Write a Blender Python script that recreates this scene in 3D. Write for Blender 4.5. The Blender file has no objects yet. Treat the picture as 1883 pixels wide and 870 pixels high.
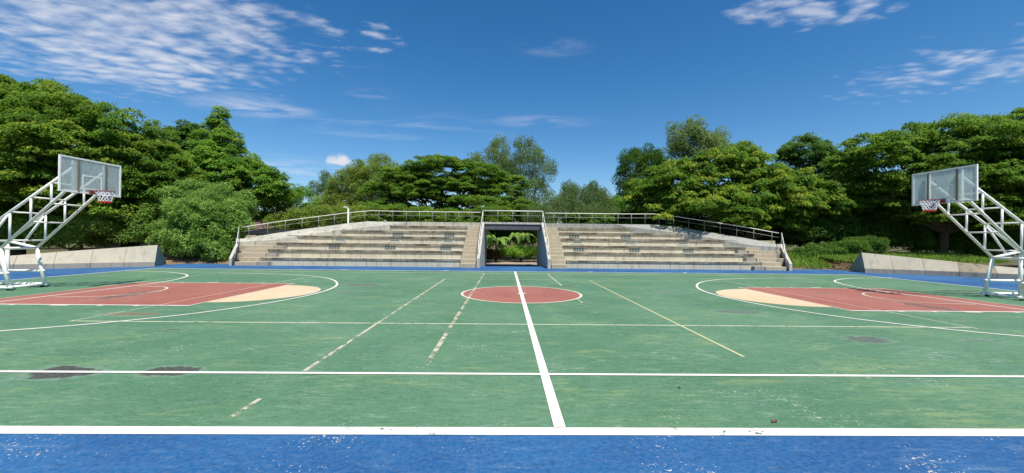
import bpy, math, random
import numpy as np
from mathutils import Matrix, Vector

S = bpy.context.scene
COL = S.collection

# ------------------------------------------------------------------ camera
F, EYE = 720.0, 1.68                       # focal length in photo pixels (1883 wide), eye height
YAW, PITCH, ROLL = math.atan(11.5 / F), math.atan(5.2 / F), math.radians(0.6)
_f = np.array([math.sin(YAW) * math.cos(PITCH), math.cos(YAW) * math.cos(PITCH), math.sin(PITCH)])
_r = np.array([math.cos(YAW), -math.sin(YAW), 0.0])
_u = np.cross(_r, _f)
R_ = math.cos(ROLL) * _r + math.sin(ROLL) * _u
U_ = -math.sin(ROLL) * _r + math.cos(ROLL) * _u
cd = bpy.data.cameras.new('camera')
cd.sensor_fit = 'HORIZONTAL'
cd.sensor_width = 36.0
cd.lens = 36.0 * F / 1883.0
cd.clip_start, cd.clip_end = 0.05, 3000.0
cam = bpy.data.objects.new('camera', cd)
COL.objects.link(cam)
cam.matrix_world = Matrix(((R_[0], U_[0], -_f[0], 0.0), (R_[1], U_[1], -_f[1], 0.0),
                           (R_[2], U_[2], -_f[2], EYE), (0, 0, 0, 1)))
S.camera = cam

def ray(px, py):
    return (px - 941.5) / F * R_ - (py - 435) / F * U_ + _f

def at(px, py, Y):
    """the point of the place seen at that spot of the photograph, Y metres in front of the eye"""
    d = ray(px, py)
    t = Y / d[1]
    return np.array([d[0] * t, Y, EYE + d[2] * t])

# ------------------------------------------------------------------ light
SUN = Vector((0.75, -1.65, 3.4)).normalized()      # towards the sun
ELEV = math.asin(SUN.z)
AZ = math.atan2(SUN.x, SUN.y)
sl = bpy.data.lights.new('sun', 'SUN')
sl.energy = 4.2
sl.angle = math.radians(0.5)
sl.color = (1.0, 0.95, 0.87)
so = bpy.data.objects.new('sun', sl)
COL.objects.link(so)
so.rotation_euler = SUN.to_track_quat('Z', 'Y').to_euler()
S.view_settings.view_transform = 'Standard'
S.view_settings.look = 'None'
S.view_settings.exposure = 0.5
S.view_settings.gamma = 1.0
S.view_settings.use_curve_mapping = False
S.cycles.max_bounces = 6
S.cycles.diffuse_bounces = 3
S.cycles.transmission_bounces = 4
S.cycles.transparent_max_bounces = 16
S.cycles.caustics_reflective = False
S.cycles.caustics_refractive = False

# ------------------------------------------------------------------ node helper
class NT:
    def __init__(self, tree):
        self.t = tree
        self.n = tree.nodes
        self.l = tree.links
        self.n.clear()
    def new(self, typ, **kw):
        x = self.n.new(typ)
        for k, v in kw.items():
            setattr(x, k, v)
        return x
    def put(self, sock, v):
        if hasattr(v, 'links') or isinstance(v, bpy.types.NodeSocket):
            self.l.new(v, sock)
        elif v is not None:
            if isinstance(v, tuple) and len(v) == 3 and sock.type == 'RGBA':
                v = v + (1.0,)
            sock.default_value = v
    def math(self, op, a, b=None, c=None, clamp=False):
        x = self.new('ShaderNodeMath', operation=op, use_clamp=clamp)
        self.put(x.inputs[0], a)
        if b is not None: self.put(x.inputs[1], b)
        if c is not None: self.put(x.inputs[2], c)
        return x.outputs[0]
    def vmath(self, op, a, b=None):
        x = self.new('ShaderNodeVectorMath', operation=op)
        self.put(x.inputs[0], a)
        if b is not None: self.put(x.inputs[1], b)
        return x.outputs['Value'] if op in ('LENGTH', 'DOT_PRODUCT', 'DISTANCE') else x.outputs[0]
    def mix(self, f, a, b, mode='MIX'):
        x = self.new('ShaderNodeMix', data_type='RGBA', blend_type=mode)
        self.put(x.inputs[0], f); self.put(x.inputs[6], a); self.put(x.inputs[7], b)
        return x.outputs[2]
    def noise(self, vec, scale, detail=4.0, rough=0.55, dist=0.0):
        x = self.new('ShaderNodeTexNoise')
        self.put(x.inputs['Vector'], vec)
        x.inputs['Scale'].default_value = scale
        x.inputs['Detail'].default_value = detail
        x.inputs['Roughness'].default_value = rough
        x.inputs['Distortion'].default_value = dist
        return x.outputs[0]
    def step(self, v, lo, hi, o0=0.0, o1=1.0):
        x = self.new('ShaderNodeMapRange', interpolation_type='SMOOTHSTEP')
        self.put(x.inputs[0], v)
        for i, q in enumerate((lo, hi, o0, o1)):
            x.inputs[1 + i].default_value = q
        return x.outputs[0]
    def mapping(self, vec, loc=(0, 0, 0), rot=(0, 0, 0), sc=(1, 1, 1)):
        x = self.new('ShaderNodeMapping')
        self.put(x.inputs[0], vec)
        x.inputs[1].default_value = loc; x.inputs[2].default_value = rot; x.inputs[3].default_value = sc
        return x.outputs[0]
    def sep(self, vec):
        x = self.new('ShaderNodeSeparateXYZ'); self.put(x.inputs[0], vec)
        return x.outputs
    def comb(self, a, b, c):
        x = self.new('ShaderNodeCombineXYZ')
        self.put(x.inputs[0], a); self.put(x.inputs[1], b); self.put(x.inputs[2], c)
        return x.outputs[0]
    def pos(self):
        return self.new('ShaderNodeTexCoord').outputs['Object']
    def attr(self, name):
        return self.new('ShaderNodeAttribute', attribute_name=name)
    def bump(self, h, strength=0.3, dist=0.02):
        x = self.new('ShaderNodeBump')
        self.put(x.inputs['Height'], h)
        x.inputs['Strength'].default_value = strength
        x.inputs['Distance'].default_value = dist
        return x.outputs[0]
    def bsdf(self, col, rough=0.7, normal=None, metal=0.0, spec=0.4):
        x = self.new('ShaderNodeBsdfPrincipled')
        self.put(x.inputs['Base Color'], col)
        self.put(x.inputs['Roughness'], rough)
        x.inputs['Metallic'].default_value = metal
        x.inputs['Specular IOR Level'].default_value = spec
        if normal is not None: self.put(x.inputs['Normal'], normal)
        return x.outputs[0]
    def out(self, s):
        o = self.new('ShaderNodeOutputMaterial')
        self.l.new(s, o.inputs[0])

def material(name):
    m = bpy.data.materials.new(name)
    m.use_nodes = True
    return m, NT(m.node_tree)

# ------------------------------------------------------------------ world: daylight sky with thin high clouds
W = bpy.data.worlds.new('World')
S.world = W
W.use_nodes = True
w = NT(W.node_tree)
sky = w.new('ShaderNodeTexSky', sky_type='NISHITA')
sky.sun_disc = False
sky.sun_elevation = ELEV
sky.sun_rotation = AZ
sky.air_density = 1.0
sky.dust_density = 0.25
sky.ozone_density = 3.0
hsv = w.new('ShaderNodeHueSaturation')
hsv.inputs['Saturation'].default_value = 1.34
hsv.inputs['Value'].default_value = 0.93
w.l.new(sky.outputs[0], hsv.inputs['Color'])
dirv = w.new('ShaderNodeTexCoord').outputs['Generated']
dx, dy, dz = w.sep(dirv)[:3]
zc = w.math('MAXIMUM', dz, 0.02)
cu = w.math('DIVIDE', dx, zc)
cv = w.math('DIVIDE', dy, zc)
P = w.comb(cu, cv, 0.0)                     # the cloud layer seen as a flat sheet overhead
warp = w.noise(P, 0.9, 3, 0.5)
def uv(px, py):
    d = ray(px, py)
    return d[0] / d[2], d[1] / d[2]
def blob(px, py, rx, ry, rot=0.0, soft=(1.0, 0.15), wob=0.5):
    """a soft patch of the cloud sheet"""
    c = uv(px, py)
    q = w.mapping(w.vmath('SUBTRACT', P, (c[0], c[1], 0.0)), rot=(0, 0, rot), sc=(1 / rx, 1 / ry, 1))
    # ragged outline
    r = w.math('ADD', w.vmath('LENGTH', q), w.math('MULTIPLY', w.math('SUBTRACT', warp, 0.5), wob * 2))
    return w.step(r, soft[0], soft[1])
CL = []
# rippled altocumulus field (upper left and upper right)
fine = w.noise(w.mapping(P, rot=(0, 0, 0.5), sc=(1.0, 1.7, 1.0)), 8.5, 5, 0.58, 0.3)
broad = w.noise(w.mapping(P, rot=(0, 0, 0.4), sc=(1.0, 1.6, 1.0)), 1.6, 4, 0.55)
vor = w.new('ShaderNodeTexVoronoi', feature='SMOOTH_F1')
w.l.new(w.vmath('ADD', w.mapping(P, rot=(0, 0, 0.5), sc=(1.0, 1.5, 1.0)), w.vmath('MULTIPLY', w.comb(warp, broad, 0.0), (0.5, 0.5, 0.0))), vor.inputs['Vector'])
vor.inputs['Scale'].default_value = 8.0
vor.inputs['Smoothness'].default_value = 0.6
cellv = w.math('SUBTRACT', 0.85, vor.outputs['Distance'])
fine = w.math('ADD', w.math('MULTIPLY', fine, 0.6), w.math('MULTIPLY', cellv, 0.4))
field = w.math('MULTIPLY', fine, 0.62)
field = w.math('ADD', field, w.math('MULTIPLY', broad, 0.38))
def patch(mask, lo, hi, amt):
    thr = w.math('ADD', field, w.math('MULTIPLY', w.math('SUBTRACT', mask, 1.0), 0.34))
    return w.math('MULTIPLY', w.step(thr, lo, hi), w.math('MULTIPLY', mask, amt))
CL.append(patch(blob(110, 70, 1.75, 1.45, 0.0, (1.15, 0.1), 0.5), 0.27, 0.62, 0.90))
CL.append(patch(blob(430, 60, 0.95, 0.95, 0.3, (1.15, 0.1), 0.6), 0.34, 0.66, 0.85))
CL.append(patch(blob(650, 75, 0.65, 0.40, 0.0, (1.2, 0.1), 0.6), 0.42, 0.62, 0.7))
CL.append(patch(blob(1810, 110, 1.0, 1.05, 0.0, (1.15, 0.1), 0.6), 0.33, 0.64, 0.75))
CL.append(patch(blob(1520, 5, 0.7, 0.3, 0.0, (1.2, 0.2), 0.6), 0.39, 0.62, 0.6))
# thin streaks
streak = w.noise(w.mapping(P, rot=(0, 0, 0.25), sc=(0.6, 1.4, 1.0)), 2.6, 6, 0.62, 0.6)
def wisp(mask, lo, hi, amt):
    return w.math('MULTIPLY', w.step(streak, lo, hi), w.math('MULTIPLY', mask, amt))
CL.append(wisp(blob(480, 197, 0.55, 0.34, 0.0, (1.2, 0.1), 0.7), 0.36, 0.70, 0.6))
CL.append(wisp(blob(720, 235, 1.3, 0.7, 0.0, (1.2, 0.1), 0.5), 0.42, 0.75, 0.22))
CL.append(wisp(blob(990, 225, 0.5, 0.25, 0.0, (1.2, 0.1), 0.5), 0.40, 0.72, 0.32))
CL.append(wisp(blob(1010, 85, 0.22, 0.12, 0.0, (1.2, 0.1), 0.5), 0.36, 0.6, 0.35))
CL.append(wisp(blob(520, 310, 1.4, 1.0, 0.0, (1.2, 0.1), 0.4), 0.40, 0.7, 0.45))
CL.append(wisp(blob(690, 172, 0.25, 0.12, 0.0, (1.2, 0.1), 0.4), 0.30, 0.6, 0.4))
tot = CL[0]
for c in CL[1:]:
    tot = w.math('MAXIMUM', tot, c)
# the small cumulus low on the left of the middle
dn = w.vmath('NORMALIZE', dirv)
def cumulus(px, py, rw, rh):
    d = ray(px, py); d = d / np.linalg.norm(d)
    rt = np.cross(d, (0, 0, 1)); rt /= np.linalg.norm(rt)
    up = np.cross(rt, d)
    a = w.math('DIVIDE', w.vmath('DOT_PRODUCT', dn, tuple(rt)), rw)
    b = w.math('DIVIDE', w.vmath('DOT_PRODUCT', w.vmath('SUBTRACT', dn, tuple(d)), tuple(up)), rh)
    f = w.vmath('DOT_PRODUCT', dn, tuple(d))
    nz = w.noise(dn, 38, 5, 0.6, 0.3)
    b2 = w.math('MULTIPLY', b, w.step(b, -0.1, 0.1, 2.6, 1.0))
    r = w.math('SQRT', w.math('ADD', w.math('POWER', a, 2.0), w.math('POWER', b2, 2.0)))
    r = w.math('ADD', r, w.math('MULTIPLY', w.math('SUBTRACT', nz, 0.5), 1.5))
    m = w.math('MULTIPLY', w.step(r, 1.0, 0.35), w.step(f, 0.9, 0.95))
    return m
tot = w.math('MAXIMUM', tot, w.math('MULTIPLY', cumulus(622, 299, 0.038, 0.021), 1.0))
lowfade = w.step(dz, 0.0, 0.06)
tot = w.math('MULTIPLY', tot, lowfade)
skyc = w.mix(tot, hsv.outputs[0], (5.2, 5.45, 6.1))
bg = w.new('ShaderNodeBackground')
bg.inputs['Strength'].default_value = 0.10
w.l.new(skyc, bg.inputs['Color'])
wo = w.new('ShaderNodeOutputWorld')
w.l.new(bg.outputs[0], wo.inputs[0])

# ------------------------------------------------------------------ object helpers
def tag(o, label=None, cat=None, group=None, kind=None):
    if label: o['label'] = label
    if cat: o['category'] = cat
    if group: o['group'] = group
    if kind: o['kind'] = kind
    return o

def empty(name, loc=(0, 0, 0), rz=0.0, parent=None):
    o = bpy.data.objects.new(name, None)
    COL.objects.link(o)
    o.location = loc
    o.rotation_euler = (0, 0, rz)
    o.empty_display_size = 0.3
    if parent: o.parent = parent
    return o

class MB:
    """collects shapes and links them as one mesh object"""
    def __init__(self):
        self.v, self.f, self.mi = [], [], []
        self.m = 0
    def poly(self, pts, faces):
        b = len(self.v)
        self.v += [tuple(map(float, p)) for p in pts]
        self.f += [tuple(b + i for i in fc) for fc in faces]
        self.mi += [self.m] * len(faces)
        return self
    def box(self, x0, x1, y0, y1, z0, z1, bev=0.0):
        p = [(x0, y0, z0), (x1, y0, z0), (x1, y1, z0), (x0, y1, z0), (x0, y0, z1), (x1, y0, z1), (x1, y1, z1), (x0, y1, z1)]
        return self.poly(p, [(3, 2, 1, 0), (4, 5, 6, 7), (0, 1, 5, 4), (1, 2, 6, 5), (2, 3, 7, 6), (3, 0, 4, 7)])
    def prism(self, outline, axis, a, b):
        """outline of 2D points swept along one axis ('x': outline is (y,z); 'z': outline is (x,y))"""
        n = len(outline)
        def P3(q, t):
            return (t, q[0], q[1]) if axis == 'x' else ((q[0], t, q[1]) if axis == 'y' else (q[0], q[1], t))
        pts = [P3(q, a) for q in outline] + [P3(q, b) for q in outline]
        fs = [tuple(range(n))[::-1], tuple(range(n, 2 * n))]
        fs += [(i, (i + 1) % n, n + (i + 1) % n, n + i) for i in range(n)]
        return self.poly(pts, fs)
    def path(self, pts, r, n=8, closed=False, caps=True):
        """a round tube along points; r a number or one per point"""
        pts = [Vector(p) for p in pts]
        k = len(pts)
        rs = [r] * k if not hasattr(r, '__len__') else r
        base = len(self.v)
        prev = None
        for i, p in enumerate(pts):
            if closed:
                t = (pts[(i + 1) % k] - pts[i - 1])
            else:
                t = pts[min(i + 1, k - 1)] - pts[max(i - 1, 0)]
            t.normalize()
            if prev is None:
                a = Vector((0, 0, 1)) if abs(t.z) < 0.9 else Vector((1, 0, 0))
                u = t.cross(a).normalized()
            else:
                u = (prev - t * prev.dot(t)).normalized()
            prev = u
            v = t.cross(u)
            for j in range(n):
                an = 2 * math.pi * j / n
                self.v.append(tuple(p + (u * math.cos(an) + v * math.sin(an)) * rs[i]))
        seg = k if closed else k - 1
        for i in range(seg):
            for j in range(n):
                a = base + i * n + j; b = base + i * n + (j + 1) % n
                c = base + ((i + 1) % k) * n + (j + 1) % n; d = base + ((i + 1) % k) * n + j
                self.f.append((a, b, c, d)); self.mi.append(self.m)
        if caps and not closed:
            self.f.append(tuple(base + j for j in range(n))[::-1]); self.mi.append(self.m)
            self.f.append(tuple(base + (k - 1) * n + j for j in range(n))); self.mi.append(self.m)
        return self
    def build(self, name, mats, parent=None, smooth=False, bevel=0.0):
        me = bpy.data.meshes.new(name)
        me.from_pydata(self.v, [], self.f)
        if not isinstance(mats, (list, tuple)): mats = [mats]
        for m in mats: me.materials.append(m)
        if len(mats) > 1: me.polygons.foreach_set('material_index', self.mi)
        if smooth: me.polygons.foreach_set('use_smooth', [True] * len(me.polygons))
        me.update()
        o = bpy.data.objects.new(name, me)
        COL.objects.link(o)
        if parent: o.parent = parent
        if bevel:
            b = o.modifiers.new('bevel', 'BEVEL'); b.width = bevel; b.segments = 2; b.limit_method = 'ANGLE'
        return o

def copy_tree(o, parent=None):
    c = o.copy()
    COL.objects.link(c)
    if parent: c.parent = parent
    for ch in [x for x in bpy.data.objects if x.parent == o]:
        copy_tree(ch, c)
    return c

# ------------------------------------------------------------------ materials
def court_paint(name, base, base2, chip, chips=0.5, streak=0.5, stains=(), yellowish=None):
    m, n = material(name)
    p = n.pos()
    big = n.noise(p, 0.35, 5, 0.6, 0.5)
    mid = n.noise(n.mapping(p, rot=(0, 0, 0.5), sc=(0.8, 1.6, 1)), 2.2, 6, 0.65, 0.8)
    finer = n.noise(p, 26, 5, 0.7)
    c = n.mix(n.step(big, 0.35, 0.65), base, base2)
    pale = n.mix(0.38, base2, (0.62, 0.70, 0.62))
    deep = n.mix(0.62, base, (0.0, 0.0, 0.0))
    # flecks: short worn strokes and dark rubber marks everywhere
    fl = n.noise(n.mapping(p, rot=(0, 0, 0.25), sc=(0.75, 1.5, 1)), 9.0, 7, 0.78, 0.7)
    fl2 = n.noise(n.mapping(p, loc=(9, 4, 0), rot=(0, 0, -0.5), sc=(0.6, 2.0, 1)), 6.5, 7, 0.8, 0.6)
    c = n.mix(n.math('MULTIPLY', n.step(fl, 0.50, 0.66), 0.62 * max(streak, 0.55)), c, deep)
    c = n.mix(n.math('MULTIPLY', n.math('MULTIPLY', n.step(fl2, 0.50, 0.66), n.step(mid, 0.35, 0.65, 0.35, 1.0)), 0.55 * streak), c, pale)
    # scuffs drawn out along the way people run
    sc = n.noise(n.mapping(p, rot=(0, 0, -0.35), sc=(0.45, 3.4, 1)), 5.0, 7, 0.78, 0.5)
    where = n.step(n.noise(p, 0.55, 4, 0.6), 0.44, 0.66)
    c = n.mix(n.math('MULTIPLY', n.math('MULTIPLY', n.step(sc, 0.52, 0.64), where), 0.8 * streak), c, pale)
    sc2 = n.noise(n.mapping(p, rot=(0, 0, 0.9), sc=(0.5, 3.2, 1)), 8.0, 6, 0.75, 0.3)
    c = n.mix(n.math('MULTIPLY', n.step(sc2, 0.57, 0.68), 0.45), c, deep)
    if yellowish:
        yy = n.noise(n.mapping(p, rot=(0, 0, 0.3), sc=(0.7, 1.8, 1)), 0.8, 5, 0.65, 0.6)
        x_, y_ = n.sep(p)[:2]
        corner = n.math('MULTIPLY', n.step(x_, 3.2, 6.0), n.step(y_, 6.0, 4.2))
        yy = n.math('ADD', yy, n.math('MULTIPLY', corner, 0.12))
        dg = n.noise(n.mapping(p, rot=(0, 0, 0.55), sc=(0.35, 3.0, 1)), 3.2, 6, 0.7, 0.3)
        k = n.math('MULTIPLY', n.step(yy, 0.50, 0.66), n.math('MAXIMUM', n.step(dg, 0.50, 0.62), n.math('MULTIPLY', n.step(fl2, 0.42, 0.62), 0.6)))
        c = n.mix(n.math('MULTIPLY', k, 0.68), c, yellowish)
    # chipped paint: small pale flakes gathered in worn zones
    zone = n.step(n.noise(p, 1.1, 4, 0.65), 0.42, 0.70)
    v1 = n.noise(n.mapping(p, rot=(0, 0, 0.4), sc=(1.0, 1.5, 1)), 15, 4, 0.62, 0.5)
    flake = n.step(n.math('ADD', v1, n.math('MULTIPLY', n.math('SUBTRACT', zone, 1.0), 0.175)), 0.592, 0.625)
    c = n.mix(n.math('MULTIPLY', flake, chips), c, chip)
    v2 = n.noise(p, 42, 2, 0.5)
    spot = n.step(n.math('ADD', v2, n.math('MULTIPLY', n.math('SUBTRACT', zone, 1.0), 0.12)), 0.632, 0.66)
    c = n.mix(n.math('MULTIPLY', spot, chips), c, chip)
    wn = n.noise(p, 3.6, 6, 0.7, 0.5)
    for (sx, sy, rx, ry, rot, col, amt) in stains:
        q = n.mapping(n.vmath('SUBTRACT', p, (sx, sy, 0.0)), rot=(0, 0, -rot), sc=(1 / rx, 1 / ry, 0))
        # mapping rotates after scaling, so rotate first by a second node
        r = n.math('ADD', n.vmath('LENGTH', q), n.math('MULTIPLY', n.math('SUBTRACT', wn, 0.5), 1.9))
        halo = n.math('MULTIPLY', n.step(r, 1.45, 1.05), amt * 0.25)
        c = n.mix(halo, c, n.mix(0.5, base2, (0.6, 0.62, 0.55)))
        c = n.mix(n.math('MULTIPLY', n.step(r, 1.12, 0.85), amt), c, n.mix(n.step(finer, 0.3, 0.7), col, tuple(x * 1.7 for x in col)))
    c = n.mix(n.math('MULTIPLY', n.step(finer, 0.35, 0.7), 0.16), c, n.mix(0.5, base2, (0.5, 0.52, 0.48)))
    b = n.bump(n.math('ADD', n.noise(p, 90, 3, 0.6), n.math('MULTIPLY', flake, -1.5)), 0.25, 0.004)
    n.out(n.bsdf(c, n.step(mid, 0.2, 0.8, 0.62, 0.82), b, spec=0.3))
    return m

DK = (0.035, 0.03, 0.027)
STAIN = [(-5.40, 4.87, 0.40, 0.21, 0.1, DK, 0.95), (-4.16, 4.93, 0.33, 0.175, 0.1, DK, 0.92),
         (-5.05, 14.05, 0.62, 0.34, 0, (0.07, 0.07, 0.05), 0.75), (2.05, 14.3, 0.62, 0.2, 0, (0.06, 0.07, 0.04), 0.8),
         (5.6, 9.3, 0.55, 0.28, 0, (0.07, 0.09, 0.075), 0.7), (6.3, 6.72, 0.36, 0.24, 0, (0.06, 0.07, 0.06), 0.8),
         (8.3, 6.68, 0.35, 0.08, 0, (0.06, 0.08, 0.07), 0.6), (9.2, 8.9, 0.12, 0.08, 0, DK, 0.7), (-10.2, 8.2, 0.2, 0.07, 0, DK, 0.55), (-3.6, 8.6, 0.25, 0.06, 0, (0.07, 0.1, 0.08), 0.6), (12.0, 15.4, 0.5, 0.2, 0, (0.05, 0.07, 0.05), 0.6), (5.3, 12.6, 0.6, 0.25, 0, (0.07, 0.1, 0.08), 0.45),
         (-4.9, 12.2, 0.5, 0.2, 0, (0.07, 0.1, 0.08), 0.4), (16.1, 13.75, 0.85, 0.2, -0.2, (0.025, 0.035, 0.025), 0.85),
         (-8.0, 8.5, 0.55, 0.17, 0, (0.14, 0.07, 0.045), 0.65), (-5.9, 7.1, 0.16, 0.06, 0, DK, 0.6), (2.52, 3.63, 0.035, 0.02, 0, DK, 0.9)]
M = {}
M['green'] = court_paint('green_court_paint', (0.062, 0.166, 0.080), (0.090, 0.204, 0.106), (0.60, 0.60, 0.48), 0.55, 0.7, STAIN, (0.22, 0.30, 0.11))
M['blue'] = court_paint('blue_court_paint', (0.004, 0.074, 0.215), (0.013, 0.112, 0.275), (0.64, 0.56, 0.46), 0.9, 0.36)
KST = [(-10.6, 11.2, 0.28, 0.85, 0, (0.09, 0.05, 0.04), 0.8), (11.25, 10.25, 0.3, 0.75, 0.15, (0.09, 0.05, 0.045), 0.75),
       (10.6, 12.9, 0.25, 0.3, 0, (0.12, 0.06, 0.05), 0.5), (1.5, 12.75, 0.35, 0.12, 0, (0.14, 0.07, 0.06), 0.4)]
M['red'] = court_paint('red_court_paint', (0.300, 0.088, 0.058), (0.345, 0.120, 0.085), (0.62, 0.50, 0.42), 0.35, 0.45, KST)
M['beige'] = court_paint('beige_court_paint', (0.64, 0.46, 0.27), (0.70, 0.52, 0.33), (0.45, 0.36, 0.25), 0.3, 0.3)

# line paint: colour and wear come from the line itself
m, n = material('line_paint'); M['line'] = m
p = n.pos()
colr = n.attr('paint').outputs['Color']
wear = n.attr('wear').outputs['Fac']
wn = n.math('ADD', n.math('MULTIPLY', n.noise(p, 5.0, 5, 0.7, 0.6), 0.6), n.math('MULTIPLY', n.noise(p, 24, 4, 0.7), 0.4))
gone = n.step(n.math('ADD', wn, wear), 0.93, 1.0)
dirt = n.mix(n.math('MULTIPLY', n.step(n.noise(p, 3.0, 5, 0.6), 0.45, 0.75), 0.35), colr, (0.42, 0.36, 0.27))
tr = n.new('ShaderNodeBsdfTransparent')
mx = n.new('ShaderNodeMixShader')
n.put(mx.inputs[0], gone); n.l.new(n.bsdf(dirt, 0.65, n.bump(n.noise(p, 60, 3), 0.2, 0.004), spec=0.3), mx.inputs[1]); n.l.new(tr.outputs[0], mx.inputs[2])
n.out(mx.outputs[0])

def concrete(name, base, base2, dirt, amt, joints=0.0, joff=0.0, streaks=1.0, tiles=False, front=None):
    m, n = material(name)
    p = n.pos()
    a = n.noise(p, 0.9, 5, 0.6, 0.3)
    c = n.mix(n.step(a, 0.3, 0.7), base, base2)
    # panels differ a little
    x, y, z = n.sep(p)[:3]
    if joints:
        cell = n.math('FLOOR', n.math('DIVIDE', n.math('ADD', x, joff), joints))
        wnz = n.new('ShaderNodeTexWhiteNoise', noise_dimensions='1D'); n.put(wnz.inputs['W'], cell)
        c = n.mix(n.math('MULTIPLY', wnz.outputs['Value'], 0.30), c, n.mix(0.5, (0.42, 0.40, 0.34), (0.33, 0.35, 0.33)))
    # run-off: noise drawn out downwards
    run = n.noise(n.mapping(p, sc=(3.0, 3.0, 0.5)), 1.6, 6, 0.72, 0.4)
    c = n.mix(n.math('MULTIPLY', n.step(run, 0.50, 0.70), amt * streaks), c, dirt)
    blot = n.noise(p, 1.7, 6, 0.72, 0.8)
    c = n.mix(n.math('MULTIPLY', n.step(blot, 0.52, 0.72), amt * 0.8), c, n.mix(0.5, dirt, base))
    rust = n.noise(n.mapping(p, loc=(7, 3, 1)), 0.8, 5, 0.7, 0.6)
    c = n.mix(n.math('MULTIPLY', n.step(rust, 0.62, 0.76), 0.5), c, (0.36, 0.20, 0.11))
    f = n.noise(p, 32, 4, 0.7)
    c = n.mix(n.math('MULTIPLY', n.step(f, 0.45, 0.75), 0.18), c, dirt)
    if joints:
        fr = n.math('FRACT', n.math('DIVIDE', n.math('ADD', x, joff), joints))
        d = n.math('ABSOLUTE', n.math('SUBTRACT', fr, 0.5))
        g = n.step(d, 0.5 - 0.011 / joints, 0.5 - 0.006 / joints)
        c = n.mix(n.math('MULTIPLY', g, 0.75), c, (0.05, 0.045, 0.04))
    if tiles:
        fr = n.math('FRACT', n.math('DIVIDE', x, 0.12))
        g = n.step(n.math('ABSOLUTE', n.math('SUBTRACT', fr, 0.5)), 0.44, 0.48)
        c = n.mix(n.math('MULTIPLY', g, 0.28), c, (0.20, 0.18, 0.15))
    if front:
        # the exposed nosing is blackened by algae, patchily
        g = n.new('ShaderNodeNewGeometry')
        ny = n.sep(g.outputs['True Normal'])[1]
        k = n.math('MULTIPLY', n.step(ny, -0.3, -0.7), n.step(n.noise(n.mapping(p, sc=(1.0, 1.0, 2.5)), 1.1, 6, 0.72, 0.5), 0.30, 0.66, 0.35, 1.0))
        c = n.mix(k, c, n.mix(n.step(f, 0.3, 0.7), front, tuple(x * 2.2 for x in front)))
    n.out(n.bsdf(c, 0.88, n.bump(n.math('ADD', f, blot), 0.35, 0.01), spec=0.2))
    return m
M['riser'] = concrete('tiled_riser_concrete', (0.62, 0.56, 0.41), (0.53, 0.47, 0.35), (0.15, 0.12, 0.08), 0.55, 1.22, 0.3, tiles=True)
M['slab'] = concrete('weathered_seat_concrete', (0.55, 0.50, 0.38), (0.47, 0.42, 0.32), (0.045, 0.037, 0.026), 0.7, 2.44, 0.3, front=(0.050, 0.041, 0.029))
M['bank'] = concrete('pale_bank_concrete', (0.50, 0.47, 0.38), (0.36, 0.35, 0.29), (0.085, 0.075, 0.06), 0.9, 3.0, 1.2)
M['bank_grey_shaded'] = concrete('grey_shaded_bank_concrete', (0.34, 0.335, 0.295), (0.27, 0.27, 0.245), (0.085, 0.08, 0.07), 0.8, 3.0, 1.2)  # greyer concrete than the left bank, partly painted-in shade of the overhanging tree
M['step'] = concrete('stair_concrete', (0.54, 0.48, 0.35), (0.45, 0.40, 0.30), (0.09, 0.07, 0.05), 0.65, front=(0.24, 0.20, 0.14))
M['wallc'] = concrete('grey_wall_concrete', (0.52, 0.49, 0.41), (0.44, 0.42, 0.36), (0.13, 0.115, 0.095), 0.5)
M['blockc'] = concrete('sloped_wall_concrete', (0.45, 0.41, 0.31), (0.40, 0.36, 0.27), (0.15, 0.13, 0.10), 0.40)
M['blockd'] = concrete('mould_stained_concrete', (0.33, 0.28, 0.19), (0.26, 0.22, 0.15), (0.07, 0.058, 0.04), 0.95)
M['plinth'] = concrete('plinth_concrete', (0.35, 0.32, 0.26), (0.29, 0.265, 0.22), (0.10, 0.085, 0.065), 0.55)

def plain(name, col, rough=0.5, metal=0.0, spec=0.4, var=0.2, var_col=None, scale=6.0):
    m, n = material(name)
    p = n.pos()
    a = n.noise(p, scale, 5, 0.65, 0.3)
    c = n.mix(n.math('MULTIPLY', n.step(a, 0.45, 0.72), var), col, var_col or tuple(x * 0.5 for x in col))
    n.out(n.bsdf(c, rough, None, metal, spec))
    return m
M['white_steel'] = plain('white_painted_steel', (0.86, 0.85, 0.80), 0.5, 0, 0.4, 0.35, (0.58, 0.52, 0.42), 4.0)
M['rail'] = plain('galvanised_rail', (0.70, 0.67, 0.58), 0.45, 0.1, 0.5, 0.4, (0.42, 0.37, 0.30), 5.0)
M['rail_dark'] = plain('weathered_post_steel', (0.34, 0.34, 0.31), 0.5, 0.4, 0.5, 0.4, (0.18, 0.16, 0.14), 5.0)
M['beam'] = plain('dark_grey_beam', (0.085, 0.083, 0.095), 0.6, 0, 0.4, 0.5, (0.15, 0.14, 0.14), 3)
M['rubber'] = plain('black_rubber', (0.02, 0.02, 0.02), 0.8)
M['rim'] = plain('rusty_red_rim', (0.22, 0.05, 0.035), 0.55, 0, 0.4, 0.5, (0.10, 0.04, 0.03))
M['netw'] = plain('white_net_cord', (0.80, 0.80, 0.82), 0.8, 0, 0.2, 0.2)
M['netr'] = plain('red_net_cord', (0.62, 0.05, 0.035), 0.8, 0, 0.2, 0.2)
M['brown_bar'] = plain('brown_weathered_bar', (0.20, 0.17, 0.13), 0.6)
M['vent_teal'] = plain('teal_louvre', (0.27, 0.32, 0.29), 0.6, 0, 0.4, 0.6, (0.38, 0.37, 0.30), 9)
M['vent_pale'] = plain('pale_louvre_plate', (0.50, 0.49, 0.41), 0.7)
M['vent_dark'] = plain('dark_vent_slot', (0.10, 0.11, 0.105), 0.8)
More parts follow.
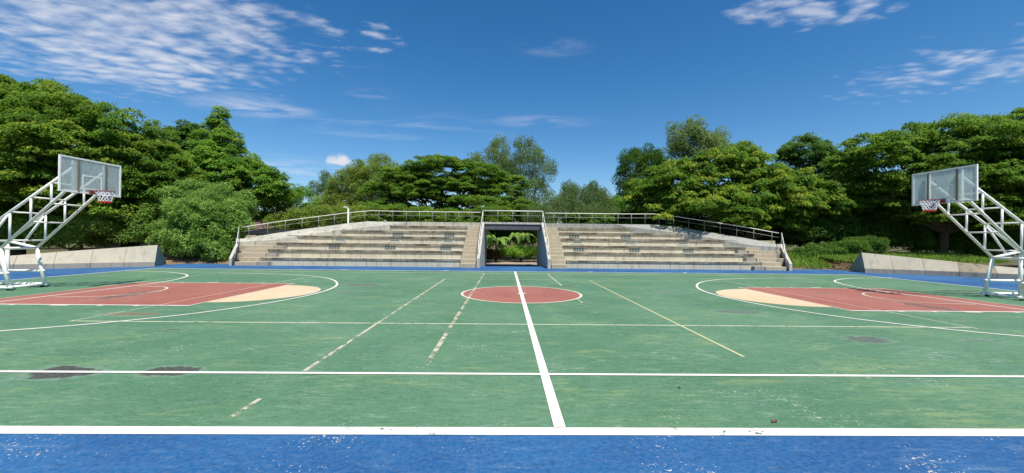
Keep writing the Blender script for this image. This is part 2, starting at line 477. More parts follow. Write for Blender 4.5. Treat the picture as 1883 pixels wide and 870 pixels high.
M['bark'] = plain('bark', (0.12, 0.092, 0.066), 0.95, 0, 0.1, 0.7, (0.045, 0.036, 0.028), 9)
M['pale_bark'] = plain('pale_bark', (0.26, 0.22, 0.17), 0.95, 0, 0.1, 0.7, (0.10, 0.085, 0.07), 9)
M['lamp_white'] = plain('white_lamp_metal', (0.72, 0.72, 0.70), 0.4)
M['hut_white'] = plain('white_hut_wall', (0.72, 0.71, 0.68), 0.85, 0, 0.2, 0.4, (0.45, 0.43, 0.40), 2)
M['hut_roof'] = plain('brown_hut_roof', (0.13, 0.085, 0.07), 0.85, 0, 0.2, 0.5, (0.07, 0.05, 0.045), 3)
M['hut_dark'] = plain('dark_doorway', (0.05, 0.05, 0.055), 0.8)
M['dead_leaf'] = plain('dry_leaf', (0.11, 0.06, 0.03), 0.8)

# soil / grass ground
def soil(name, c0, c1, c2):
    m, n = material(name)
    p = n.pos()
    a = n.noise(p, 0.5, 6, 0.65, 0.4)
    c = n.mix(n.step(a, 0.38, 0.62), c0, c1)
    c = n.mix(n.math('MULTIPLY', n.step(n.noise(p, 9, 5, 0.7), 0.45, 0.7), 0.6), c, c2)
    n.out(n.bsdf(c, 0.95, n.bump(n.noise(p, 14, 5, 0.7), 0.6, 0.05), spec=0.1))
    return m
M['ground'] = soil('grassy_earth', (0.075, 0.095, 0.03), (0.17, 0.125, 0.075), (0.05, 0.05, 0.025))
M['earth'] = soil('bare_earth', (0.26, 0.17, 0.105), (0.20, 0.14, 0.085), (0.10, 0.07, 0.045))
M['paving'] = soil('worn_pink_paving', (0.40, 0.30, 0.24), (0.34, 0.27, 0.22), (0.24, 0.18, 0.14))

# milky scratched acrylic
m, n = material('milky_acrylic'); M['acrylic'] = m
p = n.pos()
scr = n.noise(n.mapping(p, sc=(1, 6, 1)), 3, 5, 0.7, 0.4)
gl0 = n.bsdf(n.mix(scr, (0.80, 0.86, 0.83), (0.88, 0.90, 0.86)), 0.30, spec=0.5)
tl = n.new('ShaderNodeBsdfTranslucent'); tl.inputs[0].default_value = (0.86, 0.90, 0.87, 1)
m0 = n.new('ShaderNodeMixShader'); m0.inputs[0].default_value = 0.45
n.l.new(gl0, m0.inputs[1]); n.l.new(tl.outputs[0], m0.inputs[2])
tr = n.new('ShaderNodeBsdfTransparent'); tr.inputs[0].default_value = (0.86, 0.93, 0.91, 1)
mx = n.new('ShaderNodeMixShader')
n.put(mx.inputs[0], n.step(scr, 0.25, 0.75, 0.36, 0.58)); n.l.new(tr.outputs[0], mx.inputs[1]); n.l.new(m0.outputs[0], mx.inputs[2])
n.out(mx.outputs[0])

def leafmat(name, dark, mid, light, young, trans=0.40, rough=0.62):
    m, n = material(name)
    dark, mid, light, young = (tuple(min(0.5, x * 1.72) for x in q) for q in (dark, mid, light, young))
    t = n.attr('tint').outputs['Fac']
    y = n.attr('young').outputs['Fac']
    c = n.mix(n.step(t, 0.0, 0.55), dark, mid)
    c = n.mix(n.step(t, 0.5, 1.0), c, light)
    c = n.mix(y, c, young)
    d = n.bsdf(c, rough, spec=0.14)
    tl = n.new('ShaderNodeBsdfTranslucent')
    n.put(tl.inputs[0], n.mix(0.5, c, tuple(min(1, x * 1.9) for x in light)))
    mx = n.new('ShaderNodeMixShader'); mx.inputs[0].default_value = trans
    n.l.new(d, mx.inputs[1]); n.l.new(tl.outputs[0], mx.inputs[2])
    n.out(mx.outputs[0])
    return m
LM = {
    'rain': leafmat('rain_tree_leaves', (0.026, 0.058, 0.009), (0.055, 0.112, 0.013), (0.105, 0.180, 0.020), (0.25, 0.25, 0.026)),
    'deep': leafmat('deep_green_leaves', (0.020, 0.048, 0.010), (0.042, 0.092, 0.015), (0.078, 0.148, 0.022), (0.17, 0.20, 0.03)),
    'bright': leafmat('bright_green_leaves', (0.032, 0.078, 0.011), (0.068, 0.148, 0.017), (0.120, 0.215, 0.026), (0.24, 0.26, 0.035)),
    'bush': leafmat('bush_leaves', (0.042, 0.090, 0.016), (0.095, 0.172, 0.032), (0.170, 0.262, 0.058), (0.27, 0.31, 0.075)),
    'olive': leafmat('olive_leaves', (0.052, 0.088, 0.014), (0.100, 0.148, 0.022), (0.150, 0.200, 0.034), (0.24, 0.22, 0.05)),
    'grey': leafmat('grey_green_leaves', (0.045, 0.078, 0.024), (0.085, 0.132, 0.040), (0.140, 0.190, 0.062), (0.22, 0.23, 0.07)),
    'hedge': leafmat('lime_hedge_leaves', (0.06, 0.13, 0.014), (0.11, 0.22, 0.022), (0.17, 0.30, 0.034), (0.26, 0.32, 0.05)),
    'redleaf': leafmat('dull_red_leaves', (0.06, 0.035, 0.018), (0.10, 0.055, 0.028), (0.12, 0.10, 0.035), (0.16, 0.12, 0.04)),
    'grass': leafmat('grass_blades', (0.05, 0.10, 0.012), (0.09, 0.17, 0.02), (0.14, 0.23, 0.03), (0.24, 0.24, 0.07)),
    'banana': leafmat('banana_leaves', (0.05, 0.11, 0.02), (0.10, 0.19, 0.035), (0.16, 0.27, 0.06), (0.30, 0.30, 0.10), 0.4, 0.35),
}

# ------------------------------------------------------------------ the setting: ground and court
def sheet(name, outline, z, mat, thick=0.0):
    b = MB()
    if thick: b.prism(outline, 'z', z - thick, z)
    else: b.poly([(x, y, z) for x, y in outline], [tuple(range(len(outline)))])
    return tag(b.build(name, mat), kind='structure')
sheet('ground', [(-900, -400), (900, -400), (900, 1400), (-900, 1400)], -0.42, M['ground'])
sheet('blue_court_surround', [(-33, -9), (33.5, -9), (33.5, 11.0), (28.0, 16.6), (25.6, 18.9), (21.0, 22.6), (20.2, 24.3), (2.45, 24.3), (-1.50, 24.3),
                              (-19.2, 24.3), (-20.0, 22.6), (-24.2, 18.9), (-27.0, 16.6), (-33, 11.0)], 0.0, M['blue'], 0.40)
sheet('green_court', [(-17.95, 3.372), (18.45, 3.372), (18.45, 20.33), (-17.95, 20.33)], 0.004, M['green'])
sheet('key_paint', [(-13.13, 9.55), (-7.6, 9.55), (-7.6, 14.2), (-13.13, 14.2)], 0.0055, M['red'])
sheet('key_paint', [(8.55, 9.55), (14.05, 9.55), (14.05, 14.2), (8.55, 14.2)], 0.0055, M['red'])
def arc(cx, cy, r, a0, a1, k):
    return [(cx + r * math.cos(math.radians(a0 + (a1 - a0) * i / k)), cy + r * math.sin(math.radians(a0 + (a1 - a0) * i / k))) for i in range(k + 1)]
sheet('free_throw_paint', [(-7.597, 10.05)] + arc(-7.6, 11.9, 1.85, -90, 90, 32)[1:-1] + [(-7.597, 13.75)], 0.0055, M['beige'])
sheet('free_throw_paint', [(8.547, 13.75)] + arc(8.55, 11.9, 1.85, 90, 270, 32)[1:-1] + [(8.547, 10.05)], 0.0055, M['beige'])
sheet('centre_circle_paint', arc(0.5, 12.1, 1.8, 0, 360, 64)[:-1], 0.0055, M['red'])

WHITE, CREAM, YEL, PINK, PALE = (0.78, 0.75, 0.66), (0.62, 0.57, 0.42), (0.50, 0.50, 0.26), (0.56, 0.34, 0.27), (0.45, 0.50, 0.33)
class Lines:
    def __init__(self):
        self.v, self.f, self.c, self.w, self.z = [], [], [], [], 0.0070
    def add(self, pts, width, col, wear=0.2, closed=False, z=None):
        keep = self.z
        if z: self.z = z
        pts = [np.array(p, float) for p in pts]
        # subdivide so the wear can change along the line
        if not closed:
            q = [pts[0]]
            for a, b in zip(pts[:-1], pts[1:]):
                k = max(1, int(np.linalg.norm(b - a) / 1.0))
                q += [a + (b - a) * i / k for i in range(1, k + 1)]
            pts = q
        k = len(pts); base = len(self.v)
        for i, p in enumerate(pts):
            t = (pts[(i + 1) % k] - pts[i - 1]) if closed else (pts[min(i + 1, k - 1)] - pts[max(0, i - 1)])
            t = t / np.linalg.norm(t)
            nrm = np.array([-t[1], t[0]])
            wr = wear(i / max(1, k - 1)) if callable(wear) else wear
            for s in (-0.5, 0.5):
                o = p + nrm * width * s
                self.v.append((o[0], o[1], self.z)); self.c.append(col + (1.0,)); self.w.append(wr)
        for i in range(k if closed else k - 1):
            j = (i + 1) % k
            self.f.append((base + 2 * j, base + 2 * j + 1, base + 2 * i + 1, base + 2 * i))
        self.z = keep + 0.0001
    def build(self, name):
        me = bpy.data.meshes.new(name)
        me.from_pydata(self.v, [], self.f)
        a = me.attributes.new('paint', 'FLOAT_COLOR', 'POINT'); a.data.foreach_set('color', np.array(self.c, 'f').ravel())
        a = me.attributes.new('wear', 'FLOAT', 'POINT'); a.data.foreach_set('value', np.array(self.w, 'f'))
        me.materials.append(M['line'])
        o = bpy.data.objects.new(name, me); COL.objects.link(o)
        return tag(o, kind='structure')
def smooth_curve(pts, k=6):
    pts = [np.array(p, float) for p in pts]
    out = []
    for i in range(len(pts) - 1):
        p0, p1, p2, p3 = pts[max(0, i - 1)], pts[i], pts[i + 1], pts[min(len(pts) - 1, i + 2)]
        for j in range(k):
            t = j / k
            out.append(0.5 * (2 * p1 + (p2 - p0) * t + (2 * p0 - 5 * p1 + 4 * p2 - p3) * t * t + (3 * p1 - p0 - 3 * p2 + p3) * t ** 3))
    return out + [pts[-1]]
L = Lines()
# pale worn lines of the smaller courts first
L.add([(-8.42, 7.75), (9.4, 7.72)], 0.055, (0.56, 0.57, 0.38), 0.39)
L.add([(-8.4, 16.36), (9.35, 16.36)], 0.05, PALE, 0.42)
L.add([(-12.3, 19.2), (13.2, 19.15)], 0.07, (0.58, 0.62, 0.38), 0.30)
L.add([(-8.42, 7.7), (-8.36, 9.5)], 0.05, PALE, 0.40)
L.add([(-8.36, 9.6), (-8.34, 14.2)], 0.05, PINK, 0.30)
L.add([(-8.34, 14.25), (-8.32, 16.4)], 0.05, PALE, 0.30)
L.add([(9.36, 7.6), (9.34, 9.5)], 0.05, PALE, 0.36)
L.add([(9.34, 9.6), (9.33, 14.2)], 0.05, PINK, 0.30)
L.add([(9.33, 14.25), (9.31, 16.4)], 0.05, PALE, 0.38)
L.add([(-2.5, 16.4), (-2.5, 4.95)], 0.06, (0.50, 0.47, 0.33), lambda t: 0.40 + 0.05 * t)
L.add([(-2.52, 4.1), (-2.52, 3.68)], 0.05, (0.50, 0.47, 0.33), 0.44)
L.add([(-1.03, 19.2), (-1.03, 5.2)], 0.075, (0.50, 0.47, 0.33), lambda t: 0.455 + 0.05 * math.sin(40 * t))
L.add([(3.48, 16.3), (3.48, 5.65)], 0.05, YEL, 0.26)
L.add([(2.06, 19.1), (2.06, 14.3)], 0.05, CREAM, 0.42)
L.add([(2.06, 11.0), (2.06, 10.4)], 0.05, CREAM, 0.44)
# big white lines
L.add([(-13.1, 8.7), (-13.1, 19.2)], 0.05, PALE, 0.30)
L.add([(14.02, 8.2), (14.02, 19.2)], 0.05, PALE, 0.30)
L.add([(-13.1, 9.55), (-7.57, 9.55)], 0.07, WHITE, 0.28)
L.add([(-13.1, 14.23), (-7.57, 14.23)], 0.06, CREAM, 0.36)
L.add([(-7.6, 9.55), (-7.6, 14.23)], 0.05, CREAM, 0.33)
L.add([(14.0, 9.55), (8.52, 9.55)], 0.07, WHITE, 0.28)
L.add([(14.0, 14.23), (8.52, 14.23)], 0.06, CREAM, 0.36)
L.add([(8.55, 9.55), (8.55, 14.23)], 0.05, CREAM, 0.33)
for s, cx in ((1, -7.6), (-1, 8.55)):          # lane marks outside the keys
    for d, ln in ((1.1, 0.12), (1.95, 0.12), (2.75, 0.42), (4.0, 0.12)):
        L.add([(cx - s * d, 9.45), (cx - s * (d + ln), 9.45)], 0.10, CREAM, 0.12)
        L.add([(cx - s * d, 14.33), (cx - s * (d + ln), 14.33)], 0.10, CREAM, 0.16)
L.add([(-5.88 if False else -7.6 + 1.83 * math.cos(math.radians(a)), 11.9 + 1.83 * math.sin(math.radians(a))) for a in range(-50, 86, 5)], 0.05, CREAM, 0.30)
TP = [(-13.1, 5.95), (-10.9, 6.25), (-9.6, 6.55), (-8.7, 6.9), (-7.64, 7.6), (-6.69, 8.62), (-6.05, 9.85), (-5.72, 11.0), (-5.62, 12.03), (-5.72, 13.1), (-6.05, 14.21), (-6.75, 15.5), (-7.6, 16.45), (-8.61, 17.15), (-10.0, 17.7), (-11.4, 17.95), (-13.1, 18.1)]
L.add(smooth_curve(TP), 0.07, WHITE, 0.32)
L.add(smooth_curve([(0.96 - x, y) for x, y in TP]), 0.07, WHITE, 0.32)
AP = [(-12.5, 8.6), (-12.44, 10.0), (-12.36, 11.6), (-12.30, 13.0), (-12.32, 14.1), (-12.6, 15.2), (-13.0, 16.1), (-13.45, 16.8), (-14.1, 17.42), (-15.06, 18.03), (-16.06, 18.45), (-17.9, 18.72)]
L.add(smooth_curve(AP), 0.07, WHITE, 0.32)
L.add(smooth_curve([(0.86 - x, y) for x, y in AP]), 0.07, WHITE, 0.32)
NP = [(-12.1, 10.68), (-11.2, 10.8), (-10.75, 11.05), (-10.48, 11.4), (-10.42, 11.8), (-10.5, 12.2), (-10.75, 12.64), (-11.2, 12.98), (-12.1, 13.1)]
L.add(smooth_curve(NP), 0.06, CREAM, 0.28)
L.add(smooth_curve([(0.96 - x, y) for x, y in NP]), 0.06, CREAM, 0.28)
L.add(arc(0.5, 12.1, 1.82, 0, 360, 96)[:-1], 0.08, CREAM, 0.22, closed=True)
L.add([(-17.95, 4.87), (18.45, 4.87)], 0.065, WHITE, 0.32)
L.add([(0.5, 3.5), (0.5, 20.33)], 0.105, WHITE, lambda t: 0.335 + 0.03 * math.sin(t * 45))
L.add([(0.40, 12.1), (0.62, 12.1)], 0.16, WHITE, 0.2)
L.add([(-17.95, 20.33), (18.45, 20.33)], 0.09, WHITE, 0.32)
L.add([(-17.95, 3.4), (-17.95, 20.36)], 0.09, WHITE, 0.32)
L.add([(18.45, 3.4), (18.45, 20.36)], 0.09, WHITE, 0.32)
L.add([(-17.95, 3.435), (18.45, 3.435)], 0.135, WHITE, lambda t: 0.28 + 0.05 * math.sin(t * 60) + 0.15 * max(math.exp(-((t - 0.477) / 0.012) ** 2), math.exp(-((t - 0.54) / 0.016) ** 2)), z=0.0048)
for x0, y0 in ((-8.55, 20.35), (-3.3, 20.35), (4.3, 20.35), (9.3, 20.35)):
    L.add([(x0, y0), (x0 + 0.35, y0 + 0.35)], 0.07, WHITE, 0.15)
L.build('court_line_markings')

# sunken way through the stand, and the paved path beyond it
b = MB()
b.poly([(-1.5, 24.3, 0), (2.45, 24.3, 0), (2.45, 28.4, -0.30), (-1.5, 28.4, -0.30)], [(0, 1, 2, 3)])
b.poly([(-1.5, 28.4, -0.30), (2.45, 28.4, -0.30), (2.45, 31.2, -0.32), (-1.5, 31.2, -0.32)], [(0, 1, 2, 3)])
tag(b.build('passage_floor', M['blue']), kind='structure')
sheet('path', [(-12, 31.2), (13, 31.2), (13, 37), (-12, 37)], -0.34, M['paving'])
# earth banks either side of the stand
def mound(name, pts, mat):
    b = MB(); b.poly(pts, [tuple(range(len(pts)))]) if len(pts) < 5 else None
    return tag(b.build(name, mat), kind='structure')
b = MB(); NX, NY = 28, 14
rnd = random.Random(4)
for sgn, x0, x1 in ((-1, -30.0, -16.9), (1, 17.9, 31.0)):
    base = len(b.v)
    pts, fs = [], []
    for i in range(NX + 1):
        for j in range(NY + 1):
            x = x0 + (x1 - x0) * i / NX; y = 24.0 + 9.0 * j / NY
            t = j / NY
            z = -0.05 + 0.75 * min(1, t * 2.2) ** 0.8 + rnd.uniform(-0.05, 0.05) * (j > 0)
            pts.append((x, y, z))
    for i in range(NX):
        for j in range(NY):
            a = i * (NY + 1) + j
            fs.append((a, a + NY + 1, a + NY + 2, a + 1))
    b.poly(pts, fs)
tag(b.build('earth_bank', M['earth'], smooth=True), kind='structure')

# ------------------------------------------------------------------ stepped concrete stands
Y0, TREAD = 23.2, 0.8
TOP = [0.47, 0.94, 1.34, 1.79, 2.19, 2.55, 2.84]
CX = 0.48
ENDS = [14.85, 14.85, 14.82, 14.6, 13.0, 9.6]
ARC = [(2.2, 28.0), (4.0, 28.0), (6.4, 28.0), (8.12, 27.95), (9.6, 27.72), (11.38, 27.30), (13.0, 26.75), (14.3, 26.32), (15.71, 25.80), (16.6, 25.40), (17.25, 25.12)]
def plane_z(y): return 0.49 + 0.53 * (y - 23.2)
def arc_y(x):
    return float(np.interp(x, [a[0] for a in ARC], [a[1] for a in ARC]))
def arc_z(x):
    return min(2.84, plane_z(arc_y(x)))
def stand(sgn, label):
    """sgn -1: the half left of the passage, +1: right"""
    root = empty('seating_stand', (CX + sgn * 9.0, Y0, 0))
    tag(root, label, 'seating stand', 'concrete seating stands beside the passage')
    off = Vector((CX + sgn * 9.0, Y0, 0))
    def put(mb, name, mat, par=None, **k):
        mb.v = [tuple(Vector(v) - off) for v in mb.v] if par is None else [tuple(Vector(v) - off) for v in mb.v]
        o = mb.build(name, mat, par or root, **k)
        return o
    def X(a): return CX + sgn * a
    def bx(mb, a, c, y0, y1, z0, z1):
        x0, x1 = sorted((X(a), X(c)))
        return mb.box(x0, x1, y0, y1, z0, z1)
    inner = 3.17
    for i in range(6):
        y = Y0 + TREAD * i
        zb = TOP[i - 1] if i else 0.0
        e = ENDS[i]
        mb = MB(); bx(mb, inner, e, y, y + TREAD + 0.3, -0.1 if i == 0 else zb - 0.25, TOP[i] - 0.145)
        put(mb, 'riser', M['riser'])
        mb = MB(); bx(mb, inner - 0.02, e + 0.03, y - (0.065 if i else 0.032), y + TREAD + 0.02, TOP[i] - 0.145, TOP[i])
        put(mb, 'seat_tier', M['slab'], bevel=0.008)
    # stairs by the passage: two steps per tier
    mb = MB()
    prev = 0.0
    for i in range(7):
        y = Y0 + TREAD * i
        for k in range(2):
            ztop = prev + (TOP[i] - prev) * (k + 1) / 2
            yy = y - 0.33 + 0.36 * k if i else y - 0.30 + 0.34 * k
            bx(mb, 2.225, inner - 0.035, yy, yy + 1.0 if i < 6 else 28.0, -0.1 if i == 0 else prev - 0.2, ztop)
        prev = TOP[i]
    put(mb, 'stair', M['step'], bevel=0.01)
    # short stair at the outer end
    mb = MB(); prev = 0.0
    for i in range(4):
        y = Y0 + TREAD * i
        for k in range(2):
            ztop = prev + (TOP[i] - prev) * (k + 1) / 2
            yy = y - 0.28 + 0.40 * k
            w0 = ENDS[0] + 0.05 - (0.35 if k == 0 else 0.0) * 0 - 0.0
            bx(mb, w0, 16.15 + 0.42 * i, yy, yy + 1.0, -0.1 if i == 0 else prev - 0.2, ztop - 0.02)
        prev = TOP[i]
    put(mb, 'stair', M['step'], bevel=0.01)
    # little blocks that step down beside the outer stair
    for i in range(3):
        mb = MB()
        y = Y0 + TREAD * i
        zb = TOP[i - 1] if i else 0.0
        bx(mb, ENDS[i] - 0.62, ENDS[i] - 0.02, y - 0.30, y - 0.003, zb - 0.02 if i else -0.05, zb + (TOP[i] - zb) * 0.5)
        put(mb, 'step_block', M['plinth'], bevel=0.01)
    # smooth bank that closes the tiers under the arched top edge
    xs = [2.2, 3.2, 4.5, 6.0, 7.3, 7.9, 8.4, 9.2, 10.2, 11.2, 12.2, 13.0, 13.8, 14.4, 15.0, 15.8, 16.6, 17.25]
    fy = lambda x: float(np.interp(x, [2.2, 7.3, 7.9, 11.3, 14.0, 15.2, 17.25], [27.62, 27.62, 27.28, 26.42, 25.55, 25.0, 24.75]))
    pts = []
    for x in xs:
        ya, yf = arc_y(x), fy(x)
        flat = x < 7.0
        zf = 2.84 if flat else min(2.84, plane_z(yf) + 0.02)
        za = 2.84 if flat else min(2.84, plane_z(ya) + 0.02)
        if yf > ya - 0.1: yf = ya - 0.1
        pts += [(X(x), yf, zf), (X(x), ya, za), (X(x), ya, -0.4), (X(x), yf, -0.4)]
    fs = []
    k = len(xs)
    for i in range(k - 1):
        for j in range(4):
            a, c = i * 4 + j, i * 4 + (j + 1) % 4
            q = (a, c, c + 4, a + 4)
            fs.append(q if sgn > 0 else q[::-1])
    fs += [(0, 3, 2, 1) if sgn > 0 else (0, 1, 2, 3), tuple((k - 1) * 4 + j for j in ((0, 1, 2, 3) if sgn > 0 else (0, 3, 2, 1)))]
    mb = MB(); mb.poly(pts, fs)
    put(mb, 'bank', M['bank'] if sgn < 0 else M['bank_grey_shaded'])
    # splayed end wall with sloping top
    mb = MB()
    a0, a1 = 16.2, 17.28
    foot = [(a0, Y0 - 0.45), (a1, 25.15), (a1 + 0.17, 25.10), (a0 + 0.17, Y0 - 0.45)]
    zt = [0.42, 1.56, 1.56, 0.42]
    pts = [(X(x), y, -0.4) for x, y in foot] + [(X(x), y, z) for (x, y), z in zip(foot, zt)]
    fs = [(0, 1, 2, 3), (7, 6, 5, 4), (0, 4, 5, 1), (1, 5, 6, 2), (2, 6, 7, 3), (3, 7, 4, 0)]
    mb.poly(pts, fs if sgn < 0 else [q[::-1] for q in fs])
    put(mb, 'end_wall', M['wallc'], bevel=0.012)
    # louvred vents set into the risers
    for tier, xs_, pale in VENTS[sgn]:
        y = Y0 + TREAD * tier
        zb, ztp = TOP[tier - 1], TOP[tier] - 0.145
        zc = (zb + ztp) / 2 + 0.02
        for xv in xs_:
            mb = MB()
            if pale:
                mb.box(xv - 0.40, xv + 0.40, y - 0.018, y + 0.02, zc - 0.11, zc + 0.11)
                v = put(mb, 'vent', M['vent_pale'])
                mb = MB(); mb.box(xv - 0.30, xv + 0.30, y - 0.024, y + 0.01, zc - 0.02, zc + 0.035)
                put(mb, 'vent_slot', M['vent_dark'], v)
            else:
                mb.box(xv - 0.36, xv + 0.36, y - 0.012, y + 0.02, zc - 0.125, zc + 0.10)
                v = put(mb, 'vent', M['vent_teal'])
                mb = MB()
                for q in range(4):
                    mb.box(xv - 0.325 + q * 0.17, xv - 0.325 + q * 0.17 + 0.105, y - 0.020, y + 0.01, zc - 0.10, zc + 0.075)
                put(mb, 'vent_slot', M['vent_dark'], v)
    # railing along the arched top edge
    H = 0.74
    def edge(x, h): return (X(x), arc_y(x) - 0.07, arc_z(x) + h)
    xs2 = list(np.linspace(2.3, 17.2, 40))
    rail = MB().path([edge(x, H) for x in xs2], 0.025, 8)
    rail_o = put(rail, 'railing', M['rail'], smooth=True)
    mid = MB().path([edge(x, H * 0.62) for x in xs2], 0.010, 6)
    put(mid, 'mid_rail', M['rail_dark'], rail_o, smooth=True)
    for x in np.arange(2.9, 17.2, 0.93):
        mb = MB().path([edge(x, -0.03), edge(x, H - 0.02)], 0.013, 6)
        put(mb, 'railing_post', M['rail_dark'], rail_o, smooth=True)
    # railing down the end wall
    c0, c1 = (X(a1 + 0.085), 25.05), (X(a0 + 0.085), Y0 - 0.1)
    top = MB().path([(c0[0], c0[1], 1.54), (c0[0], c0[1], 1.54 + H), (c1[0], c1[1] + 0.15, 0.5 + H), (c1[0], c1[1], 0.42)], 0.022, 8)
    eo = put(top, 'end_railing', M['rail'], smooth=True)
    for t in (0.33, 0.66):
        x_, y_, z_ = c0[0] + (c1[0] - c0[0]) * t, c0[1] + (c1[1] - c0[1]) * t, 1.54 + (0.48 - 1.54) * t
        mb = MB().path([(x_, y_, z_), (x_, y_, z_ + H)], 0.016, 6)
        put(mb, 'railing_post', M['rail_dark'], eo, smooth=True)
    return root
def vx(px, tier): return float(at(px, 435, Y0 + TREAD * tier)[0])
VENTS = {-1: [(4, [vx(732, 4), vx(827, 4)], False), (3, [vx(626, 3), vx(726, 3), vx(824, 3)], True), (2, [vx(615, 2), vx(718, 2), vx(820, 2)], False)],
         1: [(4, [vx(1056, 4), vx(1151, 4)], False), (3, [vx(1062, 3), vx(1159, 3), vx(1256, 3)], True), (2, [vx(1065, 2), vx(1167, 2), vx(1266, 2)], False)]}
stand(-1, 'weathered concrete seating stand left of the passage, with a lamp post behind its arched railing')
stand(1, 'weathered concrete seating stand right of the passage, its arched edge overhung by tree branches')

# ------------------------------------------------------------------ passage through the stand
root = empty('passage_gateway', (CX, Y0, 0))
tag(root, 'concrete passage with slanted side walls and a railed footbridge deck between the two stands', 'gateway')
def putr(mb, name, mat, par=None, **k):
    mb.v = [(v[0] - CX, v[1] - Y0, v[2]) for v in mb.v]
    return mb.build(name, mat, par or root, **k)
for s in (-1, 1):
    x0, x1 = sorted((CX + s * 1.975, CX + s * 2.16))
    mb = MB().prism([(Y0 - 0.45, -0.05), (Y0 - 0.45, 0.55), (27.3, 2.86), (30.6, 2.86), (30.6, -0.4), (26, -0.4)], 'x', x0, x1)
    putr(mb, 'side_wall', M['wallc'], bevel=0.012)
mb = MB().box(CX - 1.97, CX + 1.97, 27.40, 30.2, 2.50, 2.72)
mb.box(CX - 1.97, CX + 1.97, 27.25, 30.2, 2.723, 2.86)
mb.box(CX - 1.97, CX + 1.97, 29.9, 30.2, 2.38, 2.495)
putr(mb, 'deck', M['wallc'], bevel=0.01)
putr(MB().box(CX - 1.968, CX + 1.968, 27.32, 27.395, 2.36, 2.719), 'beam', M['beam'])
rl = MB().path([(CX - 2.1, 27.34, 3.66), (CX + 2.1, 27.34, 3.66)], 0.038, 8)
rl.path([(CX - 2.1, 27.34, 2.8), (CX - 2.1, 27.34, 3.66)], 0.03, 8).path([(CX + 2.1, 27.34, 2.8), (CX + 2.1, 27.34, 3.66)], 0.03, 8)
ro = putr(rl, 'railing', M['rail'], smooth=True)
putr(MB().path([(CX - 2.1, 27.34, 3.34), (CX + 2.1, 27.34, 3.34)], 0.014, 6), 'mid_rail', M['rail_dark'], ro, smooth=True)
for x in (-1.05, 0.0, 1.05):
    putr(MB().path([(CX + x, 27.34, 2.84), (CX + x, 27.34, 3.64)], 0.016, 6), 'railing_post', M['rail_dark'], ro, smooth=True)
for s in (-1, 1):
    x = CX + s * 2.1
    ho = putr(MB().path([(x, 27.3, 3.62), (x, Y0 + 0.2, 1.50), (x, Y0 - 0.1, 0.6)], 0.02, 8), 'handrail', M['rail'], smooth=True)
    for t in (0.25, 0.5, 0.75):
        y = 27.3 + (Y0 + 0.2 - 27.3) * t
        z = 3.62 + (1.50 - 3.62) * t
        putr(MB().path([(x, y, z - 0.85), (x, y, z)], 0.015, 6), 'railing_post', M['rail_dark'], ho, smooth=True)

# ------------------------------------------------------------------ low sloped concrete walls at both sides
def low_wall(pts, hs, out_sign, label, panels_dark):
    root = empty('sloped_wall', (pts[0][0], pts[0][1], 0))
    tag(root, label, 'low wall', 'low sloped concrete walls beside the court')
    P2 = [np.array(p, float) for p in pts]
    seg = [np.linalg.norm(b - a) for a, b in zip(P2[:-1], P2[1:])]
    cum = [0] + list(np.cumsum(seg))
    def where(s):
        return np.array([np.interp(s, cum, [p[k] for p in P2]) for k in (0, 1)]), float(np.interp(s, cum, hs))
    def outw(s):
        a, _ = where(max(0, s - 0.4)); c, _ = where(min(cum[-1], s + 0.4))
        t = (c - a) / np.linalg.norm(c - a)
        nrm = np.array([-t[1], t[0]])
        if nrm[1] < 0: nrm = -nrm
        return nrm
    s, i = 0.0, 0
    while s < cum[-1] - 0.3:
        e = min(cum[-1], s + 1.25)
        for nm, mat, prof in (('plinth', M['plinth'], lambda h: [(0.0, -0.05), (0.0, 0.24), (0.3, 0.24), (0.3, -0.05)]),
                              ('wall_panel', M['blockd'] if i in panels_dark else M['blockc'], lambda h: [(0.03, 0.243), (0.46, h), (0.62, h), (2.3, 0.10), (2.3, 0.0), (0.31, 0.0), (0.31, 0.243)])):
            mb = MB(); vs = []; nn = 0
            for q in (s + 0.004, e - 0.004):
                c, h = where(q); o = outw(q)
                for a, z in prof(h):
                    vs.append((c[0] + o[0] * a - pts[0][0], c[1] + o[1] * a - pts[0][1], z))
            nn = len(vs) // 2
            fs = [tuple(range(nn)), tuple(range(nn, 2 * nn))[::-1]] + [(j, nn + j, nn + (j + 1) % nn, (j + 1) % nn) for j in range(nn)]
            mb.poly(vs, fs)
            o = mb.build(nm, mat, root, bevel=0.008)
            if i in panels_dark and nm == 'wall_panel': o['label'] = 'dark mould stained wall panel'
        s = e; i += 1
    return root
low_wall([(-19.05, 21.6), (-20.6, 20.75), (-22.0, 19.85), (-23.55, 18.65), (-25.4, 16.9), (-28.6, 13.2)], [1.16, 1.0, 0.84, 0.62, 0.42, 0.12], -1,
         'low sloped concrete wall tapering towards the left edge, evenly pale all along', ())
low_wall([(20.25, 21.75), (21.6, 21.15), (23.0, 20.3), (25.1, 18.5), (27.0, 16.6), (30.0, 13.2)], [1.13, 0.98, 0.80, 0.50, 0.34, 0.12], 1,
         'low sloped concrete wall tapering towards the right edge, one panel blackened with mould', (3,))

